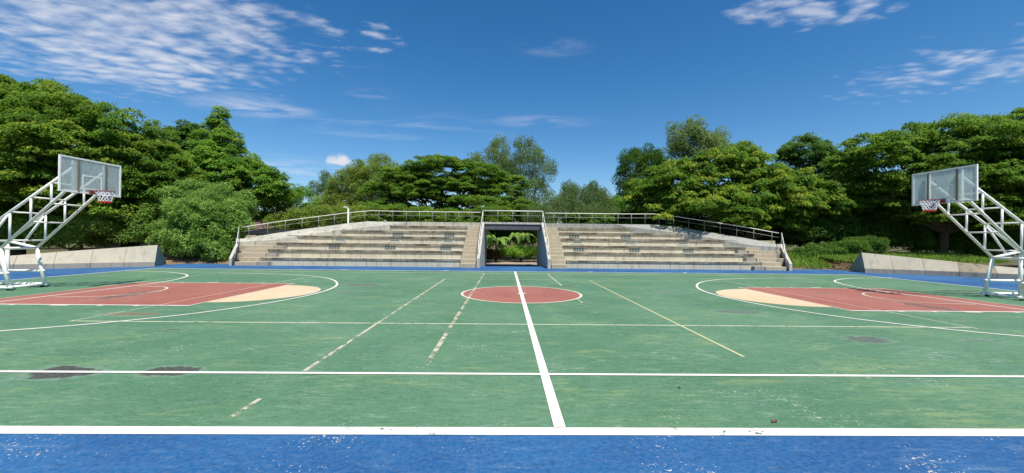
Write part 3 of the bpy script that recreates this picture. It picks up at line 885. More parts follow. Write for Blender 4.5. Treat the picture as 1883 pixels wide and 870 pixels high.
# ------------------------------------------------------------------ basketball stands
def basketball_stand():
    root = empty('basketball_stand', (0, 0, 0))
    # local frame: board face at x=0 looking along +x, base behind it at negative x
    Yw = 0.45
    r = 0.040
    D0, D1 = (-2.17, 1.25), (-0.30, 2.99)
    C0, C1 = (-3.09, 1.46), (-0.13, 3.66)
    def on(a, b, x):
        t = (x - a[0]) / (b[0] - a[0]); return a[1] + (b[1] - a[1]) * t
    fr = MB()
    for s in (-1, 1):
        y = s * Yw
        yb = s * (Yw + 0.0)
        fr.path([(D0[0], y, D0[1]), (-1.90, yb, 0.10)], 0.048, 10)
        fr.path([(C0[0], y, C0[1]), (-3.07, yb, 0.10)], 0.048, 10)
        fr.path([(-1.92, y, 0.52), (-3.08, y, 0.52)], 0.04, 8)
        fr.path([(D0[0], y, D0[1]), (C0[0], y, C0[1])], 0.045, 8)
        fr.path([(-1.80, yb, 0.10), (-3.25, yb, 0.10)], 0.05, 8)
    for x, z in ((-1.90, 0.10), (-3.07, 0.10), (D0[0], D0[1]), (C0[0], C0[1]), (-3.08, 0.52)):
        fr.path([(x, -Yw, z), (x, Yw, z)], 0.04, 8)
    fr.build('base_frame', M['white_steel'], root, smooth=True)
    for s in (-1, 1):
        for x in (-1.95, -3.05):
            MB().path([(x, s * Yw - 0.03 * s - 0.025, 0.055), (x, s * Yw - 0.03 * s + 0.025, 0.055)], 0.052, 12).build('caster', M['rubber'], root)
    arm = MB()
    for s in (-1, 1):
        y = s * Yw
        arm.path([(D0[0], y, D0[1]), (D1[0], y, D1[1]), (-0.10, y, 3.02)], r, 10)
        arm.path([(C0[0], y, C0[1]), (C1[0], y, C1[1])], r, 10)
        for x in (-0.72, -1.31, -1.91):
            arm.path([(x, y, on(D0, D1, x)), (x, y, on(C0, C1, x))], 0.028, 8)
    for x in (-0.72, -1.31, -1.91):
        arm.path([(x, -Yw, on(D0, D1, x)), (x, Yw, on(D0, D1, x))], 0.024, 8)
        arm.path([(x, -Yw, on(C0, C1, x)), (x, Yw, on(C0, C1, x))], 0.024, 8)
    for s in (-1, 1):
        arm.path([((D0[0] + C0[0]) / 2, s * Yw, (D0[1] + C0[1]) / 2), (-1.91, s * Yw, on(C0, C1, -1.91))], 0.032, 8)
    arm.build('truss_arm', M['white_steel'], root, smooth=True)
    # board
    bw, z0, z1 = 0.90, 2.93, 3.98
    bb = MB()
    bb.box(-0.035, 0.012, -bw, bw, z1 - 0.045, z1).box(-0.035, 0.012, -bw, bw, z0, z0 + 0.045)
    bb.box(-0.035, 0.012, -bw, -bw + 0.045, z0 + 0.047, z1 - 0.047).box(-0.035, 0.012, bw - 0.045, bw, z0 + 0.047, z1 - 0.047)
    board = bb.build('backboard', M['white_steel'], root, bevel=0.004)
    MB().box(-0.012, 0.0, -bw + 0.047, bw - 0.047, z0 + 0.047, z1 - 0.047).build('acrylic_panel', M['acrylic'], board)
    for s in (-1, 1):
        MB().box(0.002, 0.022, s * 0.40 - 0.022, s * 0.40 + 0.022, z0 + 0.05, z1 - 0.05).build('mullion', M['brown_bar'], board)
        MB().box(-0.11, -0.04, s * Yw - 0.035, s * Yw + 0.035, z0 - 0.02, z1 - 0.08).build('back_post', M['white_steel'], board)
    sq = MB(); q = 0.295; t = 0.045; zb = z0 + 0.13; zt = zb + 0.44
    sq.box(0.002, 0.006, -q, q, zt - t, zt).box(0.002, 0.006, -q, q, zb, zb + t)
    sq.box(0.002, 0.006, -q, -q + t, zb + t, zt - t).box(0.002, 0.006, q - t, q, zb + t, zt - t)
    sq.build('target_square', M['white_steel'], board)
    # rim and net
    zr = z0 + 0.10
    cx = 0.40
    rim = MB().path([(cx + 0.225 * math.cos(a), 0.225 * math.sin(a), zr) for a in np.linspace(0, 2 * math.pi, 33)[:-1]], 0.011, 8, closed=True)
    rim.box(0.008, 0.06, -0.10, 0.10, zr - 0.09, zr + 0.03)
    for s in (-1, 1):
        rim.path([(0.05, s * 0.08, zr - 0.01), (0.22, s * 0.16, zr - 0.004)], 0.012, 6)
        rim.path([(0.05, s * 0.05, zr - 0.08), (0.19, s * 0.05, zr - 0.012)], 0.010, 6)
    rim_o = rim.build('rim', M['rim'], root, smooth=False)
    net = MB(); K = 12; prof = [(0.222, 0.0), (0.205, 0.08), (0.175, 0.16), (0.150, 0.24), (0.138, 0.31), (0.140, 0.36)]
    for k in range(K):
        for d in (-1, 1):
            for j in range(5):
                net.m = 1 if j >= 4 else 0
                a0 = 2 * math.pi * (k + d * 0.5 * j) / K; a1 = 2 * math.pi * (k + d * 0.5 * (j + 1)) / K
                p0, p1 = prof[j], prof[j + 1]
                net.path([(cx + p0[0] * math.cos(a0), p0[0] * math.sin(a0), zr - p0[1]), (cx + p1[0] * math.cos(a1), p1[0] * math.sin(a1), zr - p1[1])], 0.0085, 4, caps=False)
    net.build('net', [M['netw'], M['netr']], rim_o)
    return root
bs = basketball_stand()
bs.location = (-12.8, 12.3, 0)
tag(bs, 'white tubular basketball stand at the court end by the evenly pale low wall', 'basketball stand', 'basketball stands at the court ends')
b2 = copy_tree(bs)
b2.location = (13.5, 11.9, 0)
b2.rotation_euler = (0, 0, math.pi)
b2['label'] = 'white tubular basketball stand at the court end by the mould blackened wall panel'

# ------------------------------------------------------------------ lamp post and small buildings behind
root = empty('lamp_post', (-11.45, 28.6, -0.4))
tag(root, 'slim white lamp post with small angled head behind the left stand', 'lamp post')
MB().path([(0, 0, 0), (0, 0, 4.15)], 0.05, 10).build('pole', M['lamp_white'], root, smooth=True)
hd = MB(); hd.path([(0.01, 0, 4.12), (-0.12, 0, 4.28)], 0.045, 8); hd.box(-0.32, -0.06, -0.09, 0.09, 4.25, 4.33)
hd.build('lamp_head', M['lamp_white'], root, bevel=0.01)

def P0(px, py, Y): return tuple(at(px, py, Y))
a, c = at(478, 425, 38), at(545, 425, 38)
root = empty('shelter', (float((a[0] + c[0]) / 2), 38, -0.4))
tag(root, 'low shelter with flat white roof seen over the left stand', 'shelter')
hw = float(c[0] - a[0]) / 2
MB().box(-hw, hw, -1.5, 1.5, 2.35, 2.75).build('roof', M['hut_white'], root, bevel=0.02)
for x in (-hw + 0.3, hw - 0.3):
    for y in (-1.3, 1.3): MB().box(x - 0.1, x + 0.1, y - 0.1, y + 0.1, 0, 2.35).build('post', M['hut_white'], root)
MB().box(-hw + 0.3, hw - 0.3, 1.41, 1.49, 0, 2.35).build('back_wall', M['hut_dark'], root)
a = at(505, 411, 43)
root = empty('brown_roofed_hut', (float(a[0]), 43, -0.4))
tag(root, 'hut with dark brown pitched roof half hidden by trees behind the left stand', 'hut')
MB().box(-2.0, 2.0, -1.8, 1.8, 0, 2.9).build('wall', M['hut_white'], root)
MB().prism([(-2.2, 2.903), (2.2, 2.903), (0.0, 4.1)], 'x', -2.3, 2.3).build('roof', M['hut_roof'], root)
a = at(255, 445, 29.5)
root = empty('pump_house', (float(a[0]), 29.5, -0.4))
tag(root, 'small pale service building with dark doorway behind the left bushes', 'building')
MB().box(-3.2, 3.2, 0, 3, 0, 2.1).build('wall', M['hut_white'], root)
MB().box(-1.3, 0.1, -0.03, 0.02, 0.1, 1.9).build('door', M['hut_dark'], root)
MB().box(-3.4, 3.4, -0.3, 3.2, 2.103, 2.28).build('roof', M['hut_dark'], root)

# ------------------------------------------------------------------ vegetation
def leaf_mesh(name, pos, axis, nrm, ln, wd, tint, young, mat, parent=None, bend=0.0):
    """one mesh of many diamond-shaped leaves"""
    n_ = len(pos)
    axis = axis / (np.linalg.norm(axis, axis=1, keepdims=True) + 1e-9)
    side = np.cross(nrm, axis); side /= (np.linalg.norm(side, axis=1, keepdims=True) + 1e-9)
    up = np.cross(axis, side)
    ln = ln[:, None]; wd = wd[:, None]
    v = np.empty((n_, 4, 3), 'f')
    v[:, 0] = pos - axis * ln * 0.5
    v[:, 1] = pos + side * wd * 0.5 + up * wd * 0.18 - axis * ln * 0.05
    v[:, 2] = pos + axis * ln * 0.5 - up * ln * bend
    v[:, 3] = pos - side * wd * 0.5 + up * wd * 0.18 - axis * ln * 0.05
    me = bpy.data.meshes.new(name)
    me.vertices.add(n_ * 4); me.vertices.foreach_set('co', v.ravel())
    me.loops.add(n_ * 4); me.loops.foreach_set('vertex_index', np.arange(n_ * 4, dtype=np.int32))
    me.polygons.add(n_); me.polygons.foreach_set('loop_start', np.arange(0, n_ * 4, 4, dtype=np.int32))
    for nm, arr in (('tint', tint), ('young', young)):
        at_ = me.attributes.new(nm, 'FLOAT', 'FACE'); at_.data.foreach_set('value', arr.astype('f'))
    me.materials.append(mat)
    me.update(calc_edges=True)
    me.validate()
    o = bpy.data.objects.new(name, me); COL.objects.link(o)
    if parent: o.parent = parent
    return o

def puffs_to_leaves(rng, C, Rr, per, flat, ln, wd, style, young_amt):
    """leaves round every puff centre"""
    k = len(C)
    per_n = np.maximum(6, (per * (Rr / Rr.mean()) ** 2 * rng.uniform(0.7, 1.3, k))).astype(int)
    idx = np.repeat(np.arange(k), per_n)
    n_ = len(idx)
    d = rng.normal(size=(n_, 3)); d /= np.linalg.norm(d, axis=1, keepdims=True)
    if style == 'umbrella':
        d[:, 2] = np.abs(d[:, 2]) * 1.15 - 0.18
    rad = rng.uniform(0.35, 1.0, n_) ** 0.55
    if style == 'umbrella': rad = rng.uniform(0.55, 1.0, n_) + (rng.uniform(0, 1, n_) < 0.12) * rng.uniform(0.0, 0.35, n_)
    off = d * rad[:, None]; off[:, 2] *= flat
    pos = C[idx] + off * Rr[idx][:, None]
    horiz = d.copy(); horiz[:, 2] = 0
    if style == 'umbrella':
        axis = horiz + rng.normal(size=(n_, 3)) * 0.35; axis[:, 2] -= rng.uniform(0.0, 0.7, n_)
        nrm = np.array([0, 0, 1.0]) + d * 0.5 + rng.normal(size=(n_, 3)) * 0.35
    elif style == 'droop':
        axis = rng.normal(size=(n_, 3)) * 0.5; axis[:, 2] -= 1.0
        nrm = horiz + rng.normal(size=(n_, 3)) * 0.6
    else:
        axis = d + rng.normal(size=(n_, 3)) * 0.6; axis[:, 2] -= 0.25
        nrm = np.array([0, 0, 0.8]) + d * 0.7 + rng.normal(size=(n_, 3)) * 0.5
    ptint = rng.uniform(0.0, 1.0, k)
    tint = np.clip(0.65 * ptint[idx] + 0.35 * rng.uniform(0, 1, n_), 0, 1)
    pyoung = (rng.uniform(0, 1, k) < 0.55) * rng.uniform(0.2, 1.0, k)
    young = np.clip(young_amt * pyoung[idx] * (d[:, 2] > 0.15) * rng.uniform(0, 1.3, n_), 0, 0.9)
    L_ = ln * rng.uniform(0.6, 1.35, n_)
    return pos, axis, nrm, L_, wd / ln * L_ * rng.uniform(0.8, 1.2, n_), tint, young

def crown_puffs(rng, lobes, pr, cover, zmin=-0.55, fill=0.25):
    """puff centres over the skin of the lobes, fewer inside and at the back"""
    C, Rr = [], []
    for (c, r) in lobes:
        area = 4 * math.pi * (((r[0] * r[1]) ** 1.6 + (r[0] * r[2]) ** 1.6 + (r[1] * r[2]) ** 1.6) / 3) ** (1 / 1.6)
        k = max(5, int(cover * area / (math.pi * pr * pr)))
        d = rng.normal(size=(k, 3)); d /= np.linalg.norm(d, axis=1, keepdims=True)
        rad = np.where(rng.uniform(0, 1, k) < fill, rng.uniform(0.35, 0.8, k), rng.uniform(0.78, 1.12, k) + (rng.uniform(0, 1, k) < 0.12) * rng.uniform(0.0, 0.22, k))
        keep = (d[:, 2] > zmin) & ((d[:, 1] < 0.35) | (rng.uniform(0, 1, k) < 0.4))
        p = np.array(c) + d * np.array(r) * rad[:, None]
        for (c2, r2) in lobes:
            if c2 is c: continue
            q = np.linalg.norm((p - np.array(c2)) / np.array(r2), axis=1)
            keep &= (q > 0.72) | (rng.uniform(0, 1, k) < 0.15)
        p = p[keep]
        C.append(p); Rr.append(pr * rng.uniform(0.55, 1.5, len(p)))
    return np.concatenate(C), np.concatenate(Rr)

NLEAF = 0
def tree(name, label, cat, lobes_px, depth, mat, seed, pr=0.6, cover=1.5, per=55, flat=0.5, ln=0.30, wd=0.13, style='umbrella',
         young=0.5, trunk_px=None, trunk_r=0.22, bark='bark', group=None, ground=-0.42, fill=0.25, zmin=-0.55, limbs=True, dscale=0.85, part=('trunk', 'crown')):
    global NLEAF
    rng = np.random.default_rng(seed)
    cover *= 1.85; ln *= 0.64; wd *= 0.64; pr *= (0.85 if style == 'umbrella' else 0.92); per = int(per * 1.75); flat = flat * 1.25 if style == 'umbrella' else flat; trunk_r *= 0.8; fill = max(fill, 0.38)
    lobes = []
    for lb in lobes_px:
        px, py, rx, ry = lb[:4]
        Y = depth + (lb[4] if len(lb) > 4 else 0.0)
        c = at(px, py, Y)
        s = Y / F
        lobes.append((c, (rx * s, max(0.6, min(rx * s, 4.5) * dscale), ry * s)))
    if trunk_px is None: trunk_px = lobes_px[0][0]
    tx = float(at(trunk_px, 440, depth)[0])
    base = np.array([tx, depth, ground])
    root = empty(name, tuple(base))
    tag(root, label, cat, group)
    C, Rr = crown_puffs(rng, lobes, pr, cover, zmin, fill)
    pos, ax, nr, L_, W_, ti, yo = puffs_to_leaves(rng, C, Rr, per, flat, ln, wd, style, young)
    low = pos[:, 2] > ground + 0.05
    pos, ax, nr, L_, W_, ti, yo = (q[low] for q in (pos, ax, nr, L_, W_, ti, yo))
    NLEAF += len(pos)
    leaf_mesh(part[1], pos - base, ax, nr, L_, W_, ti, yo, LM[mat], root, 0.12)
    mb = MB()
    zc = np.mean([l[0][2] for l in lobes]); xc = np.mean([l[0][0] for l in lobes])
    fork = np.array([tx + (xc - tx) * 0.15, depth, ground + max(0.5, (zc - ground) * 0.42)])
    wob = rng.uniform(-0.15, 0.15, (2, 2))
    p1 = base * 0.6 + fork * 0.4 + np.array([wob[0, 0], wob[0, 1], 0])
    mb.path([base - base, p1 - base, fork - base], [trunk_r * 1.25, trunk_r, trunk_r * 0.8], 9)
    if limbs:
        for (c, r) in lobes:
            e = np.array(c) + np.array([0, 0, r[2] * 0.35])
            m1 = fork * 0.5 + e * 0.5 + rng.uniform(-0.3, 0.3, 3) * np.array([1, 1, 0.4]) - np.array([0, 0, r[2] * 0.15])
            mb.path([fork - base, m1 - base, e - base], [trunk_r * 0.42, trunk_r * 0.28, trunk_r * 0.1], 6)
            for q in range(3):
                dd = rng.normal(size=3); dd[2] = abs(dd[2]) * 0.5; dd /= np.linalg.norm(dd)
                e2 = np.array(c) + dd * np.array(r) * 0.85
                mb.path([m1 - base, (m1 + e2) / 2 - base + rng.uniform(-0.2, 0.2, 3), e2 - base], [trunk_r * 0.3, trunk_r * 0.2, trunk_r * 0.06], 5)
    mb.build(part[0], M[bark], root, smooth=True)
    return root

G1 = 'trees around the court'
tree('rain_tree', 'huge spreading tree filling the left edge, its broad dome sloping down behind the left backboard', 'tree',
     [(10, 250, 150, 95), (150, 285, 130, 88, -1), (-130, 235, 150, 110), (250, 330, 80, 62), (60, 345, 190, 75, -1.5), (215, 375, 100, 50, -0.5), (90, 215, 70, 45), (-20, 195, 80, 45), (270, 300, 60, 45, 1), (315, 350, 50, 55, 1), (90, 395, 160, 45, 0.5)],
     27.5, 'rain', 11, pr=0.62, per=62, ln=0.36, wd=0.15, young=0.55, trunk_px=30, trunk_r=0.45, group=G1)
tree('conical_tree', 'tall pointed tree with a cone shaped top right of the huge left tree', 'tree',
     [(402, 222, 11, 20), (402, 245, 24, 22), (404, 272, 40, 28), (410, 308, 58, 38), (430, 350, 72, 48), (385, 350, 70, 48), (470, 335, 32, 32), (505, 350, 26, 26)],
     34, 'bright', 12, pr=0.55, per=50, ln=0.34, wd=0.16, flat=0.6, young=0.5, trunk_px=405, trunk_r=0.28, group=G1)
tree('conical_tree', 'narrow twin peaked tree between the huge left tree and the tall pointed one', 'tree',
     [(343, 245, 17, 20), (318, 252, 9, 14), (340, 280, 36, 32), (325, 325, 45, 45)],
     36, 'deep', 13, pr=0.5, per=48, ln=0.34, wd=0.15, flat=0.6, young=0.35, trunk_px=338, trunk_r=0.22, group=G1)
tree('leafy_shrub', 'rounded light green small tree beside the left end wall of the stand', 'tree',
     [(385, 430, 55, 44), (400, 455, 38, 28, -0.5), (350, 455, 30, 24, -0.4), (345, 372, 40, 34, 1), (422, 405, 26, 34), (300, 392, 36, 26, 1), (325, 430, 34, 26), (400, 372, 30, 24, 0.5), (365, 395, 44, 30, -0.4), (440, 380, 22, 24, 1.5), (290, 425, 30, 20, 1)],
     25.8, 'bush', 14, pr=0.40, per=56, ln=0.30, wd=0.085, flat=0.8, style='all', young=0.35, trunk_px=372, trunk_r=0.12, ground=0.3, group=G1, cover=1.7)
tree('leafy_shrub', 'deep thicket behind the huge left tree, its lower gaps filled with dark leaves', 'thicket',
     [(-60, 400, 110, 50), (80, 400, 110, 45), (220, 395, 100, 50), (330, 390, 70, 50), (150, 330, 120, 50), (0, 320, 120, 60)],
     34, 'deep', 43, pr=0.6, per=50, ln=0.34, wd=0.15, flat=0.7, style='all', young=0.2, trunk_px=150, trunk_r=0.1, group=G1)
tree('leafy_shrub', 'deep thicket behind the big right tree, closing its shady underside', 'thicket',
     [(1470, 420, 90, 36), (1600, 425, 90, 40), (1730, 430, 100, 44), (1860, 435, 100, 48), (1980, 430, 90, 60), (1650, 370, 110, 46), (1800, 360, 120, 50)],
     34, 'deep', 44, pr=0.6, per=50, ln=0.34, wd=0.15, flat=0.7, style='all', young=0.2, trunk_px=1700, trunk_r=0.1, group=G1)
tree('leafy_shrub', 'row of mixed green shrubs standing right behind the left stand', 'bush',
     [(700, 402, 40, 20), (770, 405, 45, 18), (840, 405, 45, 18), (900, 402, 40, 20), (740, 395, 40, 14)],
     33, 'rain', 41, pr=0.42, per=50, ln=0.26, wd=0.11, flat=0.6, young=0.4, trunk_px=780, trunk_r=0.08, group=G1)
tree('leafy_shrub', 'row of dark green shrubs standing right behind the right stand', 'bush',
     [(1090, 408, 50, 16), (1160, 408, 50, 16), (1230, 410, 50, 20), (1300, 420, 50, 20), (1370, 428, 50, 22), (1440, 440, 40, 24)],
     33, 'deep', 42, pr=0.42, per=50, ln=0.26, wd=0.11, flat=0.6, young=0.4, trunk_px=1200, trunk_r=0.08, group=G1)
tree('leafy_shrub', 'dark bushy growth under the huge left tree, behind the low wall', 'bush',
     [(205, 420, 60, 36), (130, 430, 65, 36), (50, 425, 70, 40), (-30, 420, 60, 45), (262, 418, 45, 34)],
     26.3, 'bush', 15, pr=0.48, per=60, ln=0.24, wd=0.10, flat=0.7, style='all', young=0.3, trunk_px=130, trunk_r=0.1, ground=-0.2, group=G1, cover=1.6)
tree('leafy_shrub', 'mid green bushes between the pointed tree and the shelter roof', 'bush',
     [(500, 390, 40, 34), (455, 385, 45, 36), (545, 375, 32, 26), (535, 398, 30, 18)],
     37, 'bright', 16, pr=0.5, per=50, ln=0.26, wd=0.12, flat=0.7, style='all', young=0.45, trunk_px=500, trunk_r=0.12, group=G1)
tree('casuarina', 'slim grey green conifer like tree low on the skyline left of the olive tree', 'tree',
     [(598, 345, 13, 26), (575, 358, 9, 22), (615, 360, 12, 24), (545, 362, 12, 16)],
     52, 'grey', 17, pr=0.5, per=55, ln=0.26, wd=0.07, flat=1.0, style='droop', young=0.2, trunk_px=598, trunk_r=0.16, group=G1)
tree('olive_tree', 'yellowish olive green tree with ragged rounded top behind the left stand', 'tree',
     [(690, 318, 40, 28), (650, 345, 38, 34), (700, 355, 55, 45), (612, 380, 36, 26), (655, 385, 50, 26)],
     45, 'olive', 18, pr=0.55, per=58, ln=0.30, wd=0.10, flat=0.85, style='all', young=0.55, trunk_px=680, trunk_r=0.25, group=G1)
tree('leafy_shrub', 'yellow green shrubs right behind the curved railing by the lamp post', 'bush',
     [(575, 405, 40, 22), (620, 400, 36, 22), (665, 402, 34, 20), (530, 412, 30, 18)],
     32, 'olive', 19, pr=0.42, per=55, ln=0.22, wd=0.10, flat=0.7, style='all', young=0.6, trunk_px=600, trunk_r=0.08, group=G1)
tree('rain_tree', 'wide flat topped umbrella tree with layered dark branches in the middle of the skyline', 'tree',
     [(815, 312, 62, 17), (750, 328, 45, 18), (815, 345, 90, 22, 1.5), (900, 355, 60, 22, 1.5), (760, 352, 60, 18, 1), (880, 322, 48, 18), (700, 352, 34, 16), (935, 345, 34, 22), (770, 365, 62, 18), (850, 352, 50, 14), (880, 378, 70, 16), (720, 388, 60, 14), (800, 395, 60, 12), (940, 385, 50, 18)],
     39.5, 'rain', 20, pr=0.55, per=50, ln=0.32, wd=0.13, flat=0.36, young=0.35, trunk_px=806, trunk_r=0.32, fill=0.1, cover=1.5, dscale=1.0, group=G1, zmin=-0.35)
tree('eucalyptus', 'tall airy tree with narrow upright plume, left of the two above the umbrella tree', 'tree',
     [(916, 268, 15, 18), (910, 293, 20, 22), (922, 318, 24, 22), (876, 298, 17, 14), (888, 318, 18, 14)],
     47, 'olive', 21, pr=0.5, per=44, ln=0.30, wd=0.09, flat=1.1, style='droop', young=0.3, trunk_px=914, trunk_r=0.18, bark='pale_bark', group=G1, cover=1.2)
tree('eucalyptus', 'tall airy grey green tree with broad plume, right of the two above the umbrella tree', 'tree',
     [(962, 270, 20, 18), (975, 292, 28, 22), (1000, 312, 22, 20), (955, 315, 22, 24), (985, 345, 30, 30), (965, 375, 36, 28)],
     45, 'grey', 22, pr=0.55, per=44, ln=0.30, wd=0.09, flat=1.1, style='droop', young=0.35, trunk_px=972, trunk_r=0.2, bark='pale_bark', group=G1, cover=1.2)
tree('willow_shrub', 'fine leaved grey green shrubs behind the railing right of the bridge deck', 'bush',
     [(1062, 368, 34, 22), (1030, 385, 40, 22), (1100, 372, 24, 24), (1075, 392, 55, 16), (1010, 395, 40, 16), (1050, 350, 14, 14), (1085, 350, 10, 14)],
     34, 'grey', 23, pr=0.42, per=70, ln=0.22, wd=0.05, flat=1.1, style='droop', young=0.2, trunk_px=1060, trunk_r=0.08, group=G1, cover=1.5)
tree('leafy_shrub', 'low bright shrubs between the grey green shrubs and the dark leaning tree', 'bush',
     [(1130, 380, 30, 20), (1160, 372, 24, 24), (1105, 388, 24, 16), (1190, 390, 30, 16), (1130, 400, 40, 12)],
     38, 'bright', 24, pr=0.42, per=50, ln=0.24, wd=0.1, flat=0.7, style='all', young=0.4, trunk_px=1150, trunk_r=0.08, group=G1)
tree('eucalyptus', 'dark leaning tree with drooping side branch at the left end of the right hand trees', 'tree',
     [(1160, 298, 20, 18), (1188, 292, 26, 18), (1145, 320, 15, 20), (1150, 345, 14, 16), (1205, 312, 30, 24), (1190, 340, 34, 28)],
     38, 'deep', 25, pr=0.5, per=52, ln=0.28, wd=0.10, flat=1.0, style='droop', young=0.3, trunk_px=1195, trunk_r=0.2, group=G1)
tree('eucalyptus', 'tall grey green tree with bulging top, highest of the right hand trees', 'tree',
     [(1265, 250, 34, 26), (1285, 275, 42, 30), (1318, 262, 18, 18), (1245, 282, 24, 24)],
     41, 'grey', 26, pr=0.55, per=62, ln=0.28, wd=0.11, flat=1.0, style='all', young=0.15, trunk_px=1275, trunk_r=0.22, bark='pale_bark', group=G1, cover=1.5)
tree('rain_tree', 'broad tree with yellow tipped layered leaves spilling over the railing of the right stand', 'tree',
     [(1250, 345, 80, 42, 1), (1330, 318, 82, 38, 1), (1360, 285, 28, 18, 1), (1400, 365, 95, 50), (1300, 385, 110, 34), (1475, 375, 70, 48), (1205, 375, 45, 26, 1), (1345, 408, 60, 28, -1.6), (1420, 410, 55, 28, -0.6), (1520, 400, 40, 34)],
     29.6, 'rain', 27, pr=0.56, per=56, ln=0.36, wd=0.15, young=1.0, trunk_px=1380, trunk_r=0.34, group=G1, cover=1.6)
tree('broadleaf_tree', 'dark round topped tree between the yellow tipped tree and the big right tree', 'tree',
     [(1485, 282, 44, 24), (1505, 312, 48, 30), (1450, 295, 20, 20), (1545, 330, 36, 36), (1545, 375, 40, 40), (1600, 385, 50, 36), (1660, 400, 50, 36)],
     36, 'deep', 28, pr=0.55, per=52, ln=0.32, wd=0.15, flat=0.6, young=0.3, trunk_px=1500, trunk_r=0.25, group=G1)
tree('rain_tree', 'enormous dark spreading tree filling the right edge behind the right backboard', 'tree',
     [(1640, 292, 95, 42), (1750, 268, 110, 42, -0.5), (1860, 255, 100, 42, -1), (1575, 305, 45, 26), (1700, 340, 130, 50), (1830, 335, 120, 60, -1), (1610, 365, 60, 42), (1960, 280, 110, 70, -1), (1740, 395, 110, 40, -0.5), (1860, 405, 110, 40, -1)],
     28, 'rain', 29, pr=0.6, per=52, ln=0.36, wd=0.14, young=0.35, trunk_px=1735, trunk_r=0.45, group=G1, flat=0.42, cover=1.45)
tree('leafy_shrub', 'shady undergrowth between the right stand and the right low wall', 'bush',
     [(1480, 425, 40, 24), (1545, 435, 40, 24), (1600, 430, 40, 28), (1660, 440, 45, 24), (1740, 450, 55, 24), (1830, 455, 60, 24)],
     29, 'deep', 30, pr=0.45, per=50, ln=0.24, wd=0.10, flat=0.8, style='all', young=0.3, trunk_px=1600, trunk_r=0.1, ground=0.0, group=G1)
tree('leafy_shrub', 'low bushy growth on the grassy bank right of the right stand', 'bush',
     [(1515, 462, 34, 11), (1565, 455, 26, 14), (1480, 468, 24, 9), (1600, 452, 22, 12)],
     26.4, 'deep', 31, pr=0.32, per=55, ln=0.24, wd=0.08, flat=0.8, style='all', young=0.5, trunk_px=1530, trunk_r=0.06, ground=0.2, group=G1)

# hedge seen through the passage
tree('hedge', 'lime green low hedge seen through the passage, right of the dull red one', 'hedge',
     [(958, 464, 24, 9), (935, 466, 14, 8), (980, 465, 16, 10)], 35.3, 'hedge', 32, pr=0.3, per=60, ln=0.16, wd=0.08, flat=0.9, style='all', young=0.4,
     trunk_px=955, trunk_r=0.05, limbs=False, cover=1.8, part=('stems', 'foliage'))
tree('hedge', 'dull red and dark green low hedge seen through the passage at its left', 'hedge',
     [(912, 467, 18, 8), (895, 467, 14, 8)], 35.6, 'redleaf', 33, pr=0.3, per=60, ln=0.16, wd=0.08, flat=0.9, style='all', young=0.2,
     trunk_px=905, trunk_r=0.05, limbs=False, cover=1.8, part=('stems', 'foliage'))
tree('leafy_shrub', 'dark shrubs closing the view behind the banana plants in the passage', 'bush',
     [(900, 425, 30, 26), (945, 432, 36, 26), (985, 425, 30, 28), (940, 400, 60, 20)], 42, 'deep', 34, pr=0.5, per=55, ln=0.26, wd=0.11, flat=0.8, style='all', young=0.2,
     trunk_px=945, trunk_r=0.1, group=G1, cover=1.8)

# banana plants
def banana(px, depth, hgt, seed, label):
    rng = random.Random(seed)
    x = float(at(px, 440, depth)[0])
    root = empty('banana_plant', (x, depth, -0.42))
    tag(root, label, 'plant', 'banana plants beyond the passage')
    MB().path([(0, 0, 0), (0.03, 0, hgt * 0.5), (0.0, 0, hgt)], [0.13, 0.11, 0.07], 9).build('stem', M['pale_bark'], root, smooth=True)
    for k in range(8):
        a = 2 * math.pi * k / 8 + rng.uniform(-0.3, 0.3)
        ln = rng.uniform(1.5, 2.1); rise = rng.uniform(0.35, 0.95)
        mb = MB(); K = 9; pts = []
        for i in range(K + 1):
            t = i / K
            rr = ln * t * (0.85 if rise > 0.7 else 1)
            z = hgt + rise * math.sin(min(1, t * 1.1) * 2.2) * 1.0 - 0.75 * t * t
            wv = 0.30 * math.sin(math.pi * (0.08 + 0.9 * t)) ** 0.7
            cx_, cy_ = math.cos(a), math.sin(a)
            for s, dz_ in ((-1, 0.0), (0, -0.06), (1, 0.0)):
                jag = rng.uniform(0.85, 1.1)
                pts.append((cx_ * rr - cy_ * s * wv * jag, cy_ * rr + cx_ * s * wv * jag, z + dz_ + wv * 0.25 * abs(s)))
        fs = []
        for i in range(K):
            for s in range(2):
                q = i * 3 + s
                fs.append((q, q + 1, q + 4, q + 3))
        mb.poly(pts, fs)
        o = mb.build('leaf', LM['banana'], root, smooth=True)
        me = o.data
        v = rng.uniform(0.35, 1.0)
        for nm, val in (('tint', v), ('young', rng.uniform(0, 0.4))):
            at_ = me.attributes.new(nm, 'FLOAT', 'FACE'); at_.data.foreach_set('value', [val] * len(me.polygons))
banana(912, 36.2, 1.9, 3, 'banana plant seen through the passage at its left, over the red hedge')
banana(958, 36.4, 2.0, 5, 'banana plant seen through the passage at its right, over the lime hedge')
banana(868, 34.0, 2.5, 8, 'pale banana plant behind the railing left of the bridge deck')

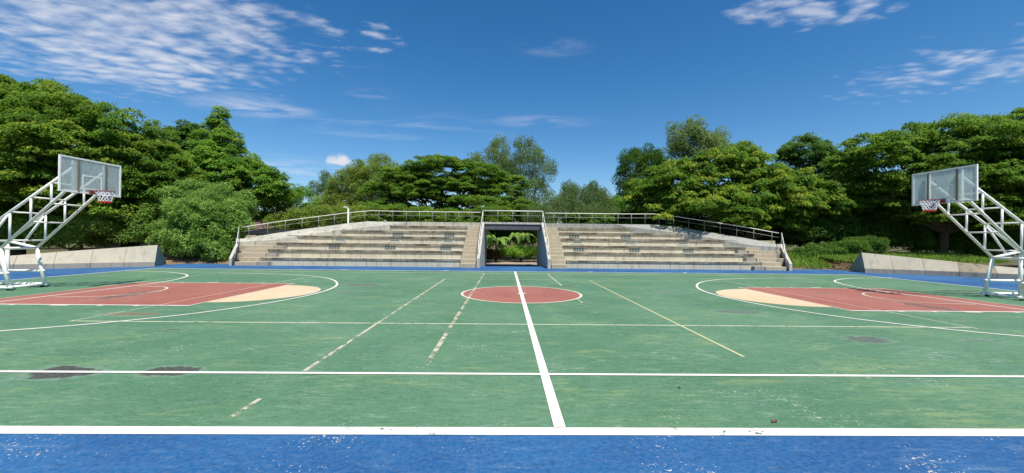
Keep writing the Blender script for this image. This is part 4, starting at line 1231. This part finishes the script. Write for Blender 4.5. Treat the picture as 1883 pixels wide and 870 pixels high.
# grass on the banks and a far wood that closes the horizon
rng = np.random.default_rng(77)
def grass(name, boxes, count, hgt, mat):
    pos = []
    for (x0, x1, y0, y1, z0, z1) in boxes:
        k = int(count * (x1 - x0) * (y1 - y0))
        q = np.stack([rng.uniform(x0, x1, k), rng.uniform(y0, y1, k), np.zeros(k)], 1)
        t = (q[:, 1] - y0) / (y1 - y0)
        q[:, 2] = z0 + (z1 - z0) * np.minimum(1, t * 2.0)
        pos.append(q)
    pos = np.concatenate(pos); n_ = len(pos)
    ax = rng.normal(size=(n_, 3)) * 0.45; ax[:, 2] = 1
    nr = rng.normal(size=(n_, 3)); nr[:, 2] *= 0.2
    L_ = hgt * rng.uniform(0.5, 1.4, n_)
    pos[:, 2] += L_ * 0.4
    clump = np.clip(0.5 + 0.5 * np.sin(pos[:, 0] * 2.1) * np.cos(pos[:, 1] * 3.3), 0, 1)
    o = leaf_mesh(name, pos, ax, nr, L_, L_ * 0.12 + 0.012, np.clip(0.5 * clump + 0.5 * rng.uniform(0, 1, n_), 0, 1), rng.uniform(0, 0.35, n_), LM[mat], None, 0.15)
    return tag(o, kind='stuff')
g = grass('grass', [(17.9, 20.6, 24.2, 28.0, 0.05, 0.75), (20.6, 31.0, 23.6, 29.0, 0.5, 0.75), (-18.9, -17.2, 24.5, 28, 0.1, 0.7)], 330, 0.30, 'grass')
tag(g, 'tufted grass covering the earth banks beside the stands', 'grass')

rng = np.random.default_rng(99)
px = np.linspace(-420, 2300, 190)
C, Rr = [], []
for x in px:
    top = 26 + 9 * math.sin(x * 0.013) + 7 * math.sin(x * 0.041 + 1) + rng.uniform(-6, 6)
    for q in range(9):
        Yd = rng.uniform(55, 63)
        C.append(at(x + rng.uniform(-9, 9), 447 - (top + 12) * (q + rng.uniform(0, 0.9)) / 9.0, Yd)); Rr.append(rng.uniform(0.8, 1.4))
C, Rr = np.array(C), np.array(Rr)
pos, ax, nr, L_, W_, ti, yo = puffs_to_leaves(rng, C, Rr, 40, 0.8, 0.50, 0.26, 'all', 0.3)
tag(leaf_mesh('far_wood', pos, ax, nr, L_, W_, ti, yo, LM['deep'], None, 0.1), 'distant green woodland closing the horizon behind the trees', 'woodland', None, 'stuff')

# a few dry leaves on the court
for i, (x, y, s, lb) in enumerate([(2.52, 3.62, 0.055, 'curled brown dry leaf near the front white line, right of the centre line'),
                                  (2.0, 4.45, 0.03, 'small dry brown leaf just in front of the second white line')]):
    mb = MB()
    mb.poly([(-s, 0, 0.004), (0, s * 0.45, 0.012), (s, 0, 0.006), (0, -s * 0.45, 0.010), (0, 0, 0.003), (-s * 0.5, 0, 0.002), (s * 0.5, 0.0, 0.003)],
            [(0, 5, 1), (5, 4, 1), (4, 6, 1), (6, 2, 1), (0, 3, 5), (5, 3, 4), (4, 3, 6), (6, 3, 2)])
    o = mb.build('fallen_leaf', M['dead_leaf'])
    o.location = (x, y, 0.006); o.rotation_euler = (0, 0, 0.6 + i)
    tag(o, lb, 'leaf', 'dry leaves on the court')
print('leaves', NLEAF)
